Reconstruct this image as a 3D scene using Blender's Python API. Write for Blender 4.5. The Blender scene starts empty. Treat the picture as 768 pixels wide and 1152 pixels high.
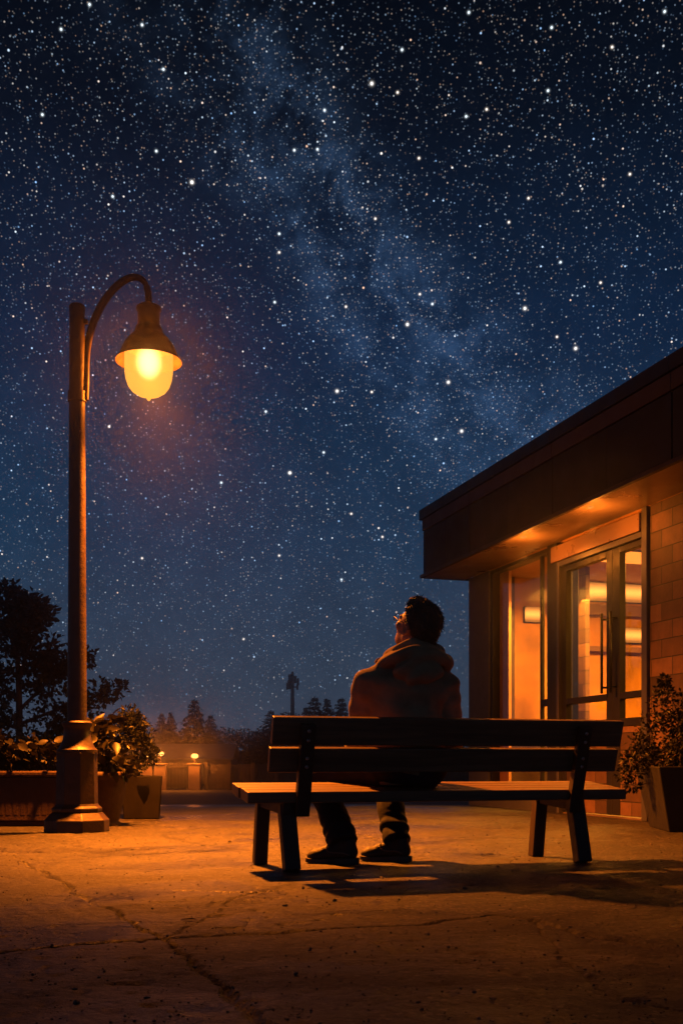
import bpy, bmesh, math, random
import numpy as np
from mathutils import Vector, Matrix, Euler

# ------------------------------------------------------------------ camera, sky, exposure
H, F, HY, CX = 0.55, 1200.0, 858.0, 384.0      # eye height, focal length and horizon in photo pixels
scene = bpy.context.scene
COL = scene.collection
R = math.radians

cam_d = bpy.data.cameras.new("camera")
cam = bpy.data.objects.new("camera", cam_d)
COL.objects.link(cam)
cam.location = (0, 0, H)
cam.rotation_euler = (R(90), 0, 0)
cam_d.sensor_fit = 'VERTICAL'
cam_d.sensor_height = 36
cam_d.sensor_width = 24
cam_d.lens = 36 * F / 1152
cam_d.shift_y = (HY - 576) / 1152
cam_d.clip_start = 0.05
cam_d.clip_end = 2000
scene.camera = cam

scene.render.engine = 'CYCLES'
scene.view_settings.view_transform = 'Standard'
scene.view_settings.look = 'None'
scene.view_settings.exposure = 0
scene.view_settings.gamma = 1
scene.cycles.use_denoising = True
try:
    scene.cycles.denoiser = 'OPENIMAGEDENOISE'
    scene.cycles.denoising_input_passes = 'RGB_ALBEDO_NORMAL'
except Exception:
    pass
scene.cycles.max_bounces = 8
scene.cycles.transparent_max_bounces = 16
scene.cycles.volume_bounces = 0
scene.cycles.sample_clamp_indirect = 1.0
scene.cycles.sample_clamp_direct = 6.0
scene.cycles.caustics_reflective = False
scene.cycles.caustics_refractive = False
scene.cycles.blur_glossy = 1.0

LAMP_COL = (1.0, 0.25, 0.022)
LAMP_POWER = 430       # bare glow of the globe, all round
LAMP_DOWN = 34000       # what the hood's reflector throws down
SKY_GAIN = 1.0
HAZE = 0.0078


def lin(r, g, b):
    f = lambda c: (c / 255 / 12.92) if c / 255 <= 0.04045 else ((c / 255 + 0.055) / 1.055) ** 2.4
    return (f(r), f(g), f(b), 1)


def pdir(px, py):
    return Vector((px - CX, F, HY - py)).normalized()


class NT:
    """tiny helper round a node tree"""
    def __init__(s, tree):
        s.t = tree
        s.n = tree.nodes
        s.l = tree.links

    def new(s, typ, **kw):
        n = s.n.new(typ)
        for k, v in kw.items():
            setattr(n, k, v)
        return n

    def put(s, sock, v):
        if isinstance(v, bpy.types.NodeSocket):
            s.l.new(v, sock)
        elif v is not None:
            sock.default_value = v

    def math(s, op, a, b=None, c=None, clamp=False):
        n = s.new('ShaderNodeMath', operation=op, use_clamp=clamp)
        s.put(n.inputs[0], a)
        if b is not None: s.put(n.inputs[1], b)
        if c is not None: s.put(n.inputs[2], c)
        return n.outputs[0]

    def vmath(s, op, a, b=None, scale=None):
        n = s.new('ShaderNodeVectorMath', operation=op)
        s.put(n.inputs[0], a)
        if b is not None: s.put(n.inputs[1], b)
        if scale is not None: s.put(n.inputs['Scale'], scale)
        return n.outputs['Value'] if op in ('DISTANCE', 'DOT_PRODUCT', 'LENGTH') else n.outputs[0]

    def maprange(s, v, a, b, c=0.0, d=1.0, smooth=False):
        n = s.new('ShaderNodeMapRange', interpolation_type='SMOOTHSTEP' if smooth else 'LINEAR')
        n.clamp = True
        s.put(n.inputs[0], v)
        for i, x in zip((1, 2, 3, 4), (a, b, c, d)):
            s.put(n.inputs[i], x)
        return n.outputs[0]

    def noise(s, vec, scale, detail=3, rough=0.5, dist=0.0):
        n = s.new('ShaderNodeTexNoise')
        s.put(n.inputs['Vector'], vec)
        n.inputs['Scale'].default_value = scale
        n.inputs['Detail'].default_value = detail
        n.inputs['Roughness'].default_value = rough
        n.inputs['Distortion'].default_value = dist
        return n.outputs['Fac']

    def mixc(s, f, a, b, mode='MIX'):
        n = s.new('ShaderNodeMix', data_type='RGBA', blend_type=mode)
        s.put(n.inputs[0], f)
        s.put(n.inputs[6], a)
        s.put(n.inputs[7], b)
        return n.outputs[2]

    def ramp(s, f, stops):
        n = s.new('ShaderNodeValToRGB')
        s.put(n.inputs[0], f)
        e = n.color_ramp.elements
        while len(e) < len(stops):
            e.new(0.5)
        for k, (p, c) in zip(e, stops):
            k.position = p
            k.color = c
        return n.outputs[0]


# night sky: gradient, milky way, stars, all by direction
world = bpy.data.worlds.new("World")
scene.world = world
world.use_nodes = True
w = NT(world.node_tree)
w.n.clear()
out = w.new('ShaderNodeOutputWorld')
bg = w.new('ShaderNodeBackground')
w.l.new(bg.outputs[0], out.inputs[0])
bg.inputs[1].default_value = SKY_GAIN
D0 = w.new('ShaderNodeTexCoord').outputs['Generated']
DIR = w.vmath('NORMALIZE', D0)
sep = w.new('ShaderNodeSeparateXYZ')
w.l.new(DIR, sep.inputs[0])
elev = w.maprange(sep.outputs[2], 0.0, 0.66)
grad = w.ramp(elev, [(0.0, lin(70, 78, 96)), (0.10, lin(50, 66, 86)), (0.30, lin(28, 53, 80)),
                     (0.55, lin(15, 35, 62)), (0.78, lin(6, 14, 28)), (0.96, lin(2, 4, 9))])
# milky way: a great circle through two directions of the photo
mA, mB = pdir(225, 30), pdir(585, 520)
mN = mA.cross(mB).normalized()
wn = w.new('ShaderNodeTexNoise')
w.l.new(DIR, wn.inputs['Vector'])
wn.inputs['Scale'].default_value = 5
wn.inputs['Detail'].default_value = 4
warp = w.vmath('SCALE', w.vmath('SUBTRACT', wn.outputs['Color'], (0.5, 0.5, 0.5)), scale=0.09)
DW = w.vmath('ADD', DIR, warp)
band = w.math('ABSOLUTE', w.vmath('DOT_PRODUCT', DW, tuple(mN)))
bandm = w.maprange(band, 0.088, 0.0, 0, 1, True)
along = w.maprange(w.vmath('DOT_PRODUCT', DIR, tuple(pdir(455, 385))), 0.94, 0.997, 0.12, 1.0, True)
clouds = w.noise(DIR, 22, 9, 0.72, 0.3)
cl = w.maprange(clouds, 0.36, 0.68, 0, 1, True)
lane = w.maprange(w.math('ABSOLUTE', w.math('SUBTRACT', w.vmath('DOT_PRODUCT', DW, tuple(mN)), 0.012)), 0.0, 0.035, 0.35, 1.0, True)
mw = w.math('MULTIPLY', w.math('MULTIPLY', bandm, along), w.math('MULTIPLY', cl, lane))
mwcol = w.vmath('SCALE', lin(80, 117, 166)[:3], scale=w.math('MULTIPLY', mw, 0.36))
mottle = w.maprange(w.noise(DIR, 30, 6, 0.7), 0.3, 0.7, 0.82, 1.2)
total = w.vmath('ADD', w.vmath('SCALE', grad, scale=mottle), mwcol)
low = w.maprange(sep.outputs[2], 0.0, 0.09, 0.25, 1.0)


def star_layer(scale, r, gain, dens, power, seed, mwboost):
    v = w.new('ShaderNodeTexVoronoi', feature='F1')
    off = w.vmath('ADD', DIR, (seed, seed * 0.7, seed * 1.3))
    w.l.new(off, v.inputs['Vector'])
    v.inputs['Scale'].default_value = scale
    spot = w.maprange(v.outputs['Distance'], 0.0, r * scale, 1, 0, True)
    sc = w.new('ShaderNodeSeparateColor')
    w.l.new(v.outputs['Color'], sc.inputs[0])
    thr = w.math('ADD', w.math('MULTIPLY', mw, mwboost), dens)
    on = w.math('LESS_THAN', sc.outputs[0], thr)
    br = w.math('POWER', sc.outputs[1], power)
    val = w.math('MULTIPLY', w.math('MULTIPLY', spot, on), w.math('MULTIPLY', br, gain))
    tint = w.ramp(sc.outputs[2], [(0.0, (0.28, 0.55, 1.0, 1)), (0.45, (0.68, 0.84, 1.0, 1)), (0.66, (1, 0.93, 0.86, 1)), (1.0, (1.0, 0.58, 0.36, 1))])
    return w.vmath('SCALE', tint, scale=w.math('MULTIPLY', val, low))


for args in [(430, 0.00095, 0.38, 0.50, 1.2, 3.1, 1.8), (290, 0.00100, 1.05, 0.34, 1.9, 7.7, 1.5),
             (165, 0.00110, 2.4, 0.55, 2.3, 1.9, 0.5), (64, 0.00135, 2.4, 0.8, 1.6, 5.3, 0.0)]:
    total = w.vmath('ADD', total, star_layer(*args))
# the bright stars, each at its own place on the sky
STARS = [
    ((0.80, 0.92, 1.0), 0.0029, [(69, 33), (160, 28), (184, 78), (48, 129), (176, 170), (127, 221), (331, 169), (357, 168), (314, 263), (365, 124),
                                 (527, 14), (452, 56), (620, 31), (747, 13), (524, 131), (486, 342), (630, 295), (309, 340), (364, 509), (249, 543),
                                 (299, 463), (384, 652), (490, 494), (616, 102), (101, 5)]),
    ((1.0, 0.87, 0.76), 0.0028, [(216, 205), (314, 284), (447, 104), (547, 123), (688, 53), (594, 223), (572, 250), (708, 196), (422, 246), (472, 331),
                                 (675, 318), (389, 345), (418, 441), (326, 532), (314, 625), (395, 578), (430, 604), (471, 178), (626, 379), (160, 628), (274, 719), (123, 480)]),
    ((1.0, 0.94, 0.88), 0.0040, [(418, 94), (458, 365), (379, 440), (647, 392), (504, 430), (326, 532), (216, 205), (590, 347), (519, 485)]),
]
for colr, rad, pts in STARS:
    acc = None
    for p in pts:
        d = w.vmath('DISTANCE', DIR, tuple(pdir(*p)))
        s = w.maprange(d, 0.0, rad, 1, 0, True)
        acc = s if acc is None else w.math('ADD', acc, s)
    core = w.math('MULTIPLY', w.math('POWER', acc, 5.0), 2.4)
    total = w.vmath('ADD', total, w.vmath('SCALE', colr, scale=w.math('ADD', core, w.math('MULTIPLY', acc, 0.12))))
w.l.new(total, bg.inputs[0])
try:
    world.cycles.sampling_method = 'NONE'
except Exception:
    pass


# ------------------------------------------------------------------ general helpers
def P(px, py, D):
    """a photo pixel at a chosen distance, as a place in the world"""
    return Vector(((px - CX) / F * D, D, H + (HY - py) / F * D))


def G(px, py):
    """a photo pixel on the level ground"""
    return P(px, py, F * H / (py - HY))


def tag(o, label=None, cat=None, group=None, kind=None):
    if label: o['label'] = label
    if cat: o['category'] = cat
    if group: o['group'] = group
    if kind: o['kind'] = kind
    return o


def empty(name, loc=(0, 0, 0), rz=0.0):
    o = bpy.data.objects.new(name, None)
    COL.objects.link(o)
    o.location = loc
    o.rotation_euler = (0, 0, rz)
    o.empty_display_size = 0.1
    return o


def mesh_obj(name, verts, faces, mat=None, parent=None, smooth=False, loc=None):
    me = bpy.data.meshes.new(name)
    me.from_pydata([tuple(v) for v in verts], [], [tuple(f) for f in faces])
    me.update()
    if smooth:
        me.polygons.foreach_set('use_smooth', [True] * len(me.polygons))
    o = bpy.data.objects.new(name, me)
    COL.objects.link(o)
    if mat: me.materials.append(mat)
    if parent: o.parent = parent
    if loc is not None: o.location = loc
    return o


def bm_obj(name, bm, mat=None, parent=None, smooth=False, loc=None, autosmooth=None):
    bmesh.ops.recalc_face_normals(bm, faces=bm.faces)
    me = bpy.data.meshes.new(name)
    if smooth:
        for f in bm.faces: f.smooth = True
        if autosmooth:
            for e in bm.edges:
                if len(e.link_faces) == 2 and e.calc_face_angle(0) > R(autosmooth):
                    e.smooth = False
    bm.to_mesh(me)
    bm.free()
    o = bpy.data.objects.new(name, me)
    COL.objects.link(o)
    if mat: me.materials.append(mat)
    if parent: o.parent = parent
    if loc is not None: o.location = loc
    return o


def box(bm, lo, hi, bevel=0.0, M=None, seg=1):
    lo, hi = Vector(lo), Vector(hi)
    r = bmesh.ops.create_cube(bm, size=1.0)
    vs = r['verts']
    c, s = (lo + hi) / 2, hi - lo
    for v in vs:
        v.co = Vector((v.co.x * s.x + c.x, v.co.y * s.y + c.y, v.co.z * s.z + c.z))
    if bevel > 0:
        es = list({e for v in vs for e in v.link_edges})
        rb = bmesh.ops.bevel(bm, geom=es, offset=bevel, segments=seg, affect='EDGES', profile=0.5)
        vs = list({v for f in rb['faces'] for v in f.verts} | {v for v in vs if v.is_valid})
    if M is not None:
        for v in vs: v.co = M @ v.co
    return vs


def bar(bm, a, b, wx, wy, bevel=0.0, up=Vector((0, 1, 0))):
    """a square-section bar from a to b; wx across, wy along the direction `up`"""
    a, b = Vector(a), Vector(b)
    z = (b - a).normalized()
    y = (up - z * up.dot(z)).normalized()
    x = y.cross(z)
    M = Matrix(((x.x, y.x, z.x, a.x), (x.y, y.y, z.y, a.y), (x.z, y.z, z.z, a.z), (0, 0, 0, 1)))
    box(bm, (-wx / 2, -wy / 2, 0), (wx / 2, wy / 2, (b - a).length), bevel, M)


def lathe(bm, prof, n=32, c=(0, 0, 0), phase=0.0, cap=True):
    rings = []
    for r, z in prof:
        rings.append([bm.verts.new((c[0] + r * math.cos(2 * math.pi * k / n + phase), c[1] + r * math.sin(2 * math.pi * k / n + phase), c[2] + z)) for k in range(n)])
    for a, b in zip(rings, rings[1:]):
        for k in range(n):
            bm.faces.new((a[k], a[(k + 1) % n], b[(k + 1) % n], b[k]))
    if cap:
        bm.faces.new(rings[0][::-1])
        bm.faces.new(rings[-1])


def tube(bm, pts, radii, n=12, cap=True):
    pts = [Vector(p) for p in pts]
    if not hasattr(radii, '__len__'): radii = [radii] * len(pts)
    rings = []
    ref = Vector((0.13, 0.9, 0.31))
    for i, p in enumerate(pts):
        t = (pts[min(i + 1, len(pts) - 1)] - pts[max(i - 1, 0)]).normalized()
        x = (ref - t * ref.dot(t)).normalized()
        y = t.cross(x)
        rings.append([bm.verts.new(p + (x * math.cos(2 * math.pi * k / n) + y * math.sin(2 * math.pi * k / n)) * radii[i]) for k in range(n)])
    for a, b in zip(rings, rings[1:]):
        for k in range(n):
            bm.faces.new((a[k], a[(k + 1) % n], b[(k + 1) % n], b[k]))
    if cap:
        bm.faces.new(rings[0][::-1])
        bm.faces.new(rings[-1])


def spline(ctrl, n=8):
    """Catmull-Rom through the control points"""
    c = [Vector(p) for p in ctrl]
    c = [c[0] * 2 - c[1]] + c + [c[-1] * 2 - c[-2]]
    res = []
    for i in range(1, len(c) - 2):
        p0, p1, p2, p3 = c[i - 1:i + 3]
        for k in range(n):
            t = k / n
            res.append(0.5 * ((2 * p1) + (p2 - p0) * t + (2 * p0 - 5 * p1 + 4 * p2 - p3) * t * t + (3 * p1 - p0 - 3 * p2 + p3) * t ** 3))
    res.append(c[-2])
    return res


# ------------------------------------------------------------------ materials
MATS = {}


def mat(name, col, rough=0.6, var=0.25, vscale=6.0, bump=0.0, bscale=40.0, metal=0.0, spec=0.5, stretch=None, col2=None):
    """painted / raw surface: base colour with uneven tone, uneven gloss and a fine bump"""
    if name in MATS: return MATS[name]
    m = bpy.data.materials.new(name)
    m.use_nodes = True
    t = NT(m.node_tree)
    b = t.n['Principled BSDF']
    co = t.new('ShaderNodeTexCoord').outputs['Object']
    if stretch:
        mp = t.new('ShaderNodeMapping')
        t.l.new(co, mp.inputs[0])
        mp.inputs['Scale'].default_value = stretch
        co = mp.outputs[0]
    n1 = t.noise(co, vscale, 5, 0.6)
    c1 = tuple(min(1, x * (1 - var)) for x in col[:3]) + (1,)
    c2 = (col2 if col2 else tuple(min(1, x * (1 + var)) for x in col[:3])) + ((1,) if not col2 or len(col2) == 3 else ())
    f = t.maprange(n1, 0.3, 0.7)
    t.l.new(t.mixc(f, c1, c2), b.inputs['Base Color'])
    t.l.new(t.maprange(t.noise(co, vscale * 2.3, 4), 0.3, 0.7, max(0.05, rough - 0.1), min(1, rough + 0.12)), b.inputs['Roughness'])
    b.inputs['Metallic'].default_value = metal
    b.inputs['Specular IOR Level'].default_value = spec
    if bump > 0:
        bn = t.new('ShaderNodeBump')
        bn.inputs['Strength'].default_value = bump
        bn.inputs['Distance'].default_value = 0.01
        t.l.new(t.noise(co, bscale, 6, 0.65), bn.inputs['Height'])
        t.l.new(bn.outputs[0], b.inputs['Normal'])
    MATS[name] = m
    return m


def emit(name, col, strength):
    if name in MATS: return MATS[name]
    m = bpy.data.materials.new(name)
    m.use_nodes = True
    t = NT(m.node_tree)
    t.n.clear()
    o = t.new('ShaderNodeOutputMaterial')
    e = t.new('ShaderNodeEmission')
    e.inputs[0].default_value = tuple(col[:3]) + (1,)
    e.inputs[1].default_value = strength
    t.l.new(e.outputs[0], o.inputs[0])
    MATS[name] = m
    return m


def bulb_mat():
    """hot filament glass: dense in the middle of the envelope, thin at its edge"""
    m = bpy.data.materials.new("bulb_glow")
    m.use_nodes = True
    t = NT(m.node_tree)
    t.n.clear()
    o = t.new('ShaderNodeOutputMaterial')
    e = t.new('ShaderNodeEmission')
    e.inputs[0].default_value = (1.0, 0.68, 0.30, 1)
    e.inputs[1].default_value = 9.0
    tr = t.new('ShaderNodeBsdfTransparent')
    lw = t.new('ShaderNodeLayerWeight')
    lw.inputs[0].default_value = 0.5
    mx = t.new('ShaderNodeMixShader')
    t.l.new(t.math('POWER', t.math('SUBTRACT', 1.0, lw.outputs['Facing']), 6.0), mx.inputs[0])
    t.l.new(tr.outputs[0], mx.inputs[1])
    t.l.new(e.outputs[0], mx.inputs[2])
    t.l.new(mx.outputs[0], o.inputs[0])
    return m


def tube_light(name, col, strength, half):
    """a diffuser with a tube behind its middle: brightest along the centre line"""
    if half < 0.05 or name in MATS: return emit(name, col, strength)
    m = bpy.data.materials.new(name)
    m.use_nodes = True
    t = NT(m.node_tree)
    t.n.clear()
    o = t.new('ShaderNodeOutputMaterial')
    e = t.new('ShaderNodeEmission')
    e.inputs[0].default_value = tuple(col) + (1,)
    sp = t.new('ShaderNodeSeparateXYZ')
    t.l.new(t.new('ShaderNodeTexCoord').outputs['Object'], sp.inputs[0])
    t.l.new(t.maprange(t.math('ABSOLUTE', sp.outputs[2]), half * 1.02, 0, strength * 0.22, strength, True), e.inputs[1])
    t.l.new(e.outputs[0], o.inputs[0])
    MATS[name] = m
    return m


def glass(name, tint=(0.95, 0.95, 0.95), gloss=0.06, dirt=0.04):
    m = bpy.data.materials.new(name)
    m.use_nodes = True
    t = NT(m.node_tree)
    t.n.clear()
    o = t.new('ShaderNodeOutputMaterial')
    tr = t.new('ShaderNodeBsdfTransparent')
    tr.inputs[0].default_value = tuple(tint) + (1,)
    gl = t.new('ShaderNodeBsdfGlossy')
    gl.inputs['Roughness'].default_value = 0.03
    df = t.new('ShaderNodeBsdfDiffuse')
    df.inputs[0].default_value = (0.4, 0.4, 0.4, 1)
    fr = t.new('ShaderNodeLayerWeight')
    fr.inputs[0].default_value = 0.25
    co = t.new('ShaderNodeTexCoord').outputs['Object']
    mx0 = t.new('ShaderNodeMixShader')
    t.l.new(t.maprange(t.noise(co, 2.2, 4), 0.35, 0.75, dirt * 0.3, dirt), mx0.inputs[0])
    t.l.new(tr.outputs[0], mx0.inputs[1])
    t.l.new(df.outputs[0], mx0.inputs[2])
    mx = t.new('ShaderNodeMixShader')
    t.l.new(t.maprange(fr.outputs['Fresnel'], 0, 1, gloss, 0.22), mx.inputs[0])
    t.l.new(mx0.outputs[0], mx.inputs[1])
    t.l.new(gl.outputs[0], mx.inputs[2])
    t.l.new(mx.outputs[0], o.inputs[0])
    return m


def wood(name, c1, c2, axis=0, rough=0.5):
    m = bpy.data.materials.new(name)
    m.use_nodes = True
    t = NT(m.node_tree)
    b = t.n['Principled BSDF']
    co = t.new('ShaderNodeTexCoord').outputs['Object']
    mp = t.new('ShaderNodeMapping')
    t.l.new(co, mp.inputs[0])
    s = [26, 26, 26]
    s[axis] = 1.3
    mp.inputs['Scale'].default_value = s
    g = t.noise(mp.outputs[0], 1.6, 8, 0.66, 0.6)
    pores = t.noise(mp.outputs[0], 6.0, 4, 0.7)
    wear = t.noise(co, 2.5, 4)
    col = t.mixc(t.maprange(g, 0.3, 0.7), c1 + (1,), c2 + (1,))
    col = t.mixc(t.maprange(wear, 0.35, 0.7, 0, 0.4), col, tuple(x * 0.55 for x in c1) + (1,))
    t.l.new(col, b.inputs['Base Color'])
    t.l.new(t.maprange(g, 0.3, 0.7, rough - 0.1, rough + 0.2), b.inputs['Roughness'])
    bn = t.new('ShaderNodeBump')
    bn.inputs['Strength'].default_value = 0.55
    bn.inputs['Distance'].default_value = 0.004
    t.l.new(t.math('ADD', g, t.math('MULTIPLY', pores, 0.5)), bn.inputs['Height'])
    t.l.new(bn.outputs[0], b.inputs['Normal'])
    return m


def leafmat(name, col, rough=0.5):
    if name in MATS: return MATS[name]
    m = bpy.data.materials.new(name)
    m.use_nodes = True
    t = NT(m.node_tree)
    b = t.n['Principled BSDF']
    gi = t.new('ShaderNodeNewGeometry')
    f = gi.outputs['Random Per Island']
    t.l.new(t.mixc(f, tuple(c * 0.55 for c in col) + (1,), tuple(min(1, c * 1.5) for c in col) + (1,)), b.inputs['Base Color'])
    b.inputs['Roughness'].default_value = rough
    b.inputs['Specular IOR Level'].default_value = 0.25
    o = t.n['Material Output']
    tl = t.new('ShaderNodeBsdfTranslucent')
    tl.inputs[0].default_value = tuple(col) + (1,)
    mx = t.new('ShaderNodeMixShader')
    mx.inputs[0].default_value = 0.2
    t.l.new(b.outputs[0], mx.inputs[1])
    t.l.new(tl.outputs[0], mx.inputs[2])
    t.l.new(mx.outputs[0], o.inputs[0])
    MATS[name] = m
    return m


def ground_mat():
    """old concrete slabs: joints on the building's grid, cracks, stains, grit"""
    m = bpy.data.materials.new("concrete_paving")
    m.use_nodes = True
    t = NT(m.node_tree)
    b = t.n['Principled BSDF']
    co = t.new('ShaderNodeTexCoord').outputs['Object']
    nz = t.new('ShaderNodeTexNoise')
    t.l.new(co, nz.inputs['Vector'])
    nz.inputs['Scale'].default_value = 3.0
    nz.inputs['Detail'].default_value = 6
    nz.inputs['Roughness'].default_value = 0.7
    wob = t.vmath('SCALE', t.vmath('SUBTRACT', nz.outputs['Color'], (0.5, 0.5, 0.5)), scale=0.20)
    cw = t.vmath('ADD', co, wob)
    jm = t.new('ShaderNodeAttribute', attribute_name='joint_dirt').outputs['Fac']
    # wandering cracks
    vo = t.new('ShaderNodeTexVoronoi', feature='DISTANCE_TO_EDGE')
    nz2 = t.new('ShaderNodeTexNoise')
    t.l.new(co, nz2.inputs['Vector'])
    nz2.inputs['Scale'].default_value = 1.6
    nz2.inputs['Detail'].default_value = 8
    nz2.inputs['Roughness'].default_value = 0.72
    t.l.new(t.vmath('ADD', co, t.vmath('SCALE', nz2.outputs['Color'], scale=0.9)), vo.inputs['Vector'])
    vo.inputs['Scale'].default_value = 0.42
    crack = t.math('MULTIPLY', t.maprange(vo.outputs['Distance'], 0.0, 0.020, 1, 0, True), t.maprange(t.noise(co, 0.8, 3), 0.40, 0.54))
    gap = t.math('MAXIMUM', jm, crack)
    big = t.noise(co, 0.55, 7, 0.62, 0.5)
    mid = t.noise(co, 5.0, 7, 0.7)
    fine = t.noise(co, 130.0, 4, 0.75)
    col = t.ramp(t.math('ADD', t.math('MULTIPLY', big, 0.6), t.math('MULTIPLY', mid, 0.4)),
                 [(0.36, (0.007, 0.006, 0.0054, 1)), (0.5, (0.024, 0.020, 0.0175, 1)), (0.64, (0.066, 0.056, 0.047, 1))])
    col = t.mixc(t.maprange(fine, 0.3, 0.7, 0, 1), t.mixc(0.45, col, (0.01, 0.01, 0.01, 1)), col)
    ag = t.new('ShaderNodeTexVoronoi', feature='F1')
    t.l.new(co, ag.inputs['Vector'])
    ag.inputs['Scale'].default_value = 85
    agc = t.new('ShaderNodeSeparateColor')
    t.l.new(ag.outputs['Color'], agc.inputs[0])
    col = t.mixc(t.maprange(agc.outputs[0], 0.45, 0.9, 0, 0.75), col, (0.010, 0.009, 0.008, 1))
    col = t.mixc(t.maprange(agc.outputs[1], 0.86, 0.98, 0, 0.6), col, (0.24, 0.21, 0.18, 1))
    pits = t.maprange(t.noise(co, 17.0, 6, 0.75), 0.56, 0.66)
    col = t.mixc(t.math('MULTIPLY', pits, 0.75), col, (0.009, 0.008, 0.007, 1))
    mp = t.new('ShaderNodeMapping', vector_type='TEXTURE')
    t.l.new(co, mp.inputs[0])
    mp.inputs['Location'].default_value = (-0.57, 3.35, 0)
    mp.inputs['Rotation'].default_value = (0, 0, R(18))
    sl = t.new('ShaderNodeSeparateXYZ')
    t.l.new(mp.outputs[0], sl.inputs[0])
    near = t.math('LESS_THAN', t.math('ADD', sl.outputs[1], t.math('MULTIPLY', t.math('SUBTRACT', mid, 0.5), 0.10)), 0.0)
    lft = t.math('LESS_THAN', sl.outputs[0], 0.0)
    tone = t.math('SUBTRACT', t.math('SUBTRACT', 1.0, t.math('MULTIPLY', near, 0.38)), t.math('MULTIPLY', lft, 0.16))  # near slabs made darker in colour, standing in for the lamplight falling off
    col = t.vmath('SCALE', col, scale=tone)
    stain = t.maprange(t.noise(co, 1.3, 6, 0.65, 1.2), 0.56, 0.66)
    col = t.mixc(t.math('MULTIPLY', stain, 0.75), col, (0.014, 0.012, 0.010, 1))
    col = t.mixc(t.math('MULTIPLY', gap, 0.97), col, (0.006, 0.005, 0.005, 1))
    t.l.new(col, b.inputs['Base Color'])
    damp = t.maprange(t.noise(co, 0.9, 6, 0.6, 0.8), 0.42, 0.66)
    t.l.new(t.maprange(damp, 0, 1, 0.62, 0.26), b.inputs['Roughness'])
    b.inputs['Specular IOR Level'].default_value = 0.55
    h = t.math('ADD', t.math('MULTIPLY', mid, 1.6), t.math('MULTIPLY', big, 2.5))
    h = t.math('ADD', h, t.math('MULTIPLY', t.noise(co, 15.0, 8, 0.72), 2.4))
    h = t.math('ADD', h, t.math('MULTIPLY', fine, 0.30))
    h = t.math('SUBTRACT', h, t.math('MULTIPLY', crack, 1.5))
    h = t.math('SUBTRACT', h, t.math('MULTIPLY', pits, 0.5))
    h = t.math('ADD', h, t.math('MULTIPLY', agc.outputs[2], 0.25))
    bn = t.new('ShaderNodeBump')
    bn.inputs['Strength'].default_value = 0.9
    bn.inputs['Distance'].default_value = 0.012
    t.l.new(h, bn.inputs['Height'])
    t.l.new(bn.outputs[0], b.inputs['Normal'])
    return m


def terrain_mat():
    m = bpy.data.materials.new("asphalt_and_field")
    m.use_nodes = True
    t = NT(m.node_tree)
    b = t.n['Principled BSDF']
    co = t.new('ShaderNodeTexCoord').outputs['Object']
    sp = t.new('ShaderNodeSeparateXYZ')
    t.l.new(co, sp.inputs[0])
    n = t.noise(co, 2.0, 7, 0.7)
    asph = t.mixc(t.maprange(n, 0.3, 0.7), (0.035, 0.035, 0.037, 1), (0.085, 0.085, 0.088, 1))
    fld = t.mixc(t.maprange(t.noise(co, 0.25, 6, 0.6), 0.3, 0.7), (0.02, 0.03, 0.016, 1), (0.05, 0.055, 0.03, 1))
    f = t.maprange(t.math('ADD', sp.outputs[1], t.math('MULTIPLY', n, 2.0)), 41, 44)
    t.l.new(t.mixc(f, asph, fld), b.inputs['Base Color'])
    b.inputs['Roughness'].default_value = 0.75
    bn = t.new('ShaderNodeBump')
    bn.inputs['Strength'].default_value = 0.5
    bn.inputs['Distance'].default_value = 0.02
    t.l.new(t.noise(co, 40, 5, 0.7), bn.inputs['Height'])
    t.l.new(bn.outputs[0], b.inputs['Normal'])
    return m


def tile_mat(name, bw, bh, c1, c2, mortar, off=0.5):
    """coursed stone tile; coordinates: object X along the wall, Z up"""
    m = bpy.data.materials.new(name)
    m.use_nodes = True
    t = NT(m.node_tree)
    b = t.n['Principled BSDF']
    co = t.new('ShaderNodeTexCoord').outputs['Object']
    sp = t.new('ShaderNodeSeparateXYZ')
    t.l.new(co, sp.inputs[0])
    cb = t.new('ShaderNodeCombineXYZ')
    t.l.new(t.math('ADD', sp.outputs[0], sp.outputs[1]), cb.inputs[0])
    t.l.new(sp.outputs[2], cb.inputs[1])
    br = t.new('ShaderNodeTexBrick')
    br.offset = off
    t.l.new(cb.outputs[0], br.inputs['Vector'])
    br.inputs['Scale'].default_value = 1
    br.inputs['Brick Width'].default_value = bw
    br.inputs['Row Height'].default_value = bh
    br.inputs['Mortar Size'].default_value = 0.006
    br.inputs['Mortar Smooth'].default_value = 0.3
    br.inputs['Color1'].default_value = (0, 0, 0, 1)
    br.inputs['Color2'].default_value = (1, 1, 1, 1)
    br.inputs['Mortar'].default_value = (0.5, 0.5, 0.5, 1)
    n = t.noise(co, 9, 7, 0.65)
    col = t.mixc(br.outputs['Color'], c1 + (1,), c2 + (1,))
    col = t.mixc(t.maprange(n, 0.3, 0.75, 0, 0.6), col, tuple(x * 0.45 for x in c1) + (1,))
    col = t.mixc(br.outputs['Fac'], col, mortar + (1,))
    t.l.new(col, b.inputs['Base Color'])
    b.inputs['Roughness'].default_value = 0.7
    bn = t.new('ShaderNodeBump')
    bn.inputs['Strength'].default_value = 0.6
    bn.inputs['Distance'].default_value = 0.008
    h = t.math('SUBTRACT', t.math('MULTIPLY', t.noise(co, 28, 6, 0.7), 0.8), t.math('MULTIPLY', br.outputs['Fac'], 1.4))
    t.l.new(h, bn.inputs['Height'])
    t.l.new(bn.outputs[0], b.inputs['Normal'])
    return m


# ------------------------------------------------------------------ ground
def tz(y):
    def sm(a, b, x):
        k = min(1, max(0, (x - a) / (b - a)))
        return k * k * (3 - 2 * k)
    return -0.06 - 0.42 * sm(13, 42, y) + 1.75 * sm(44, 84, y)


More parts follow.
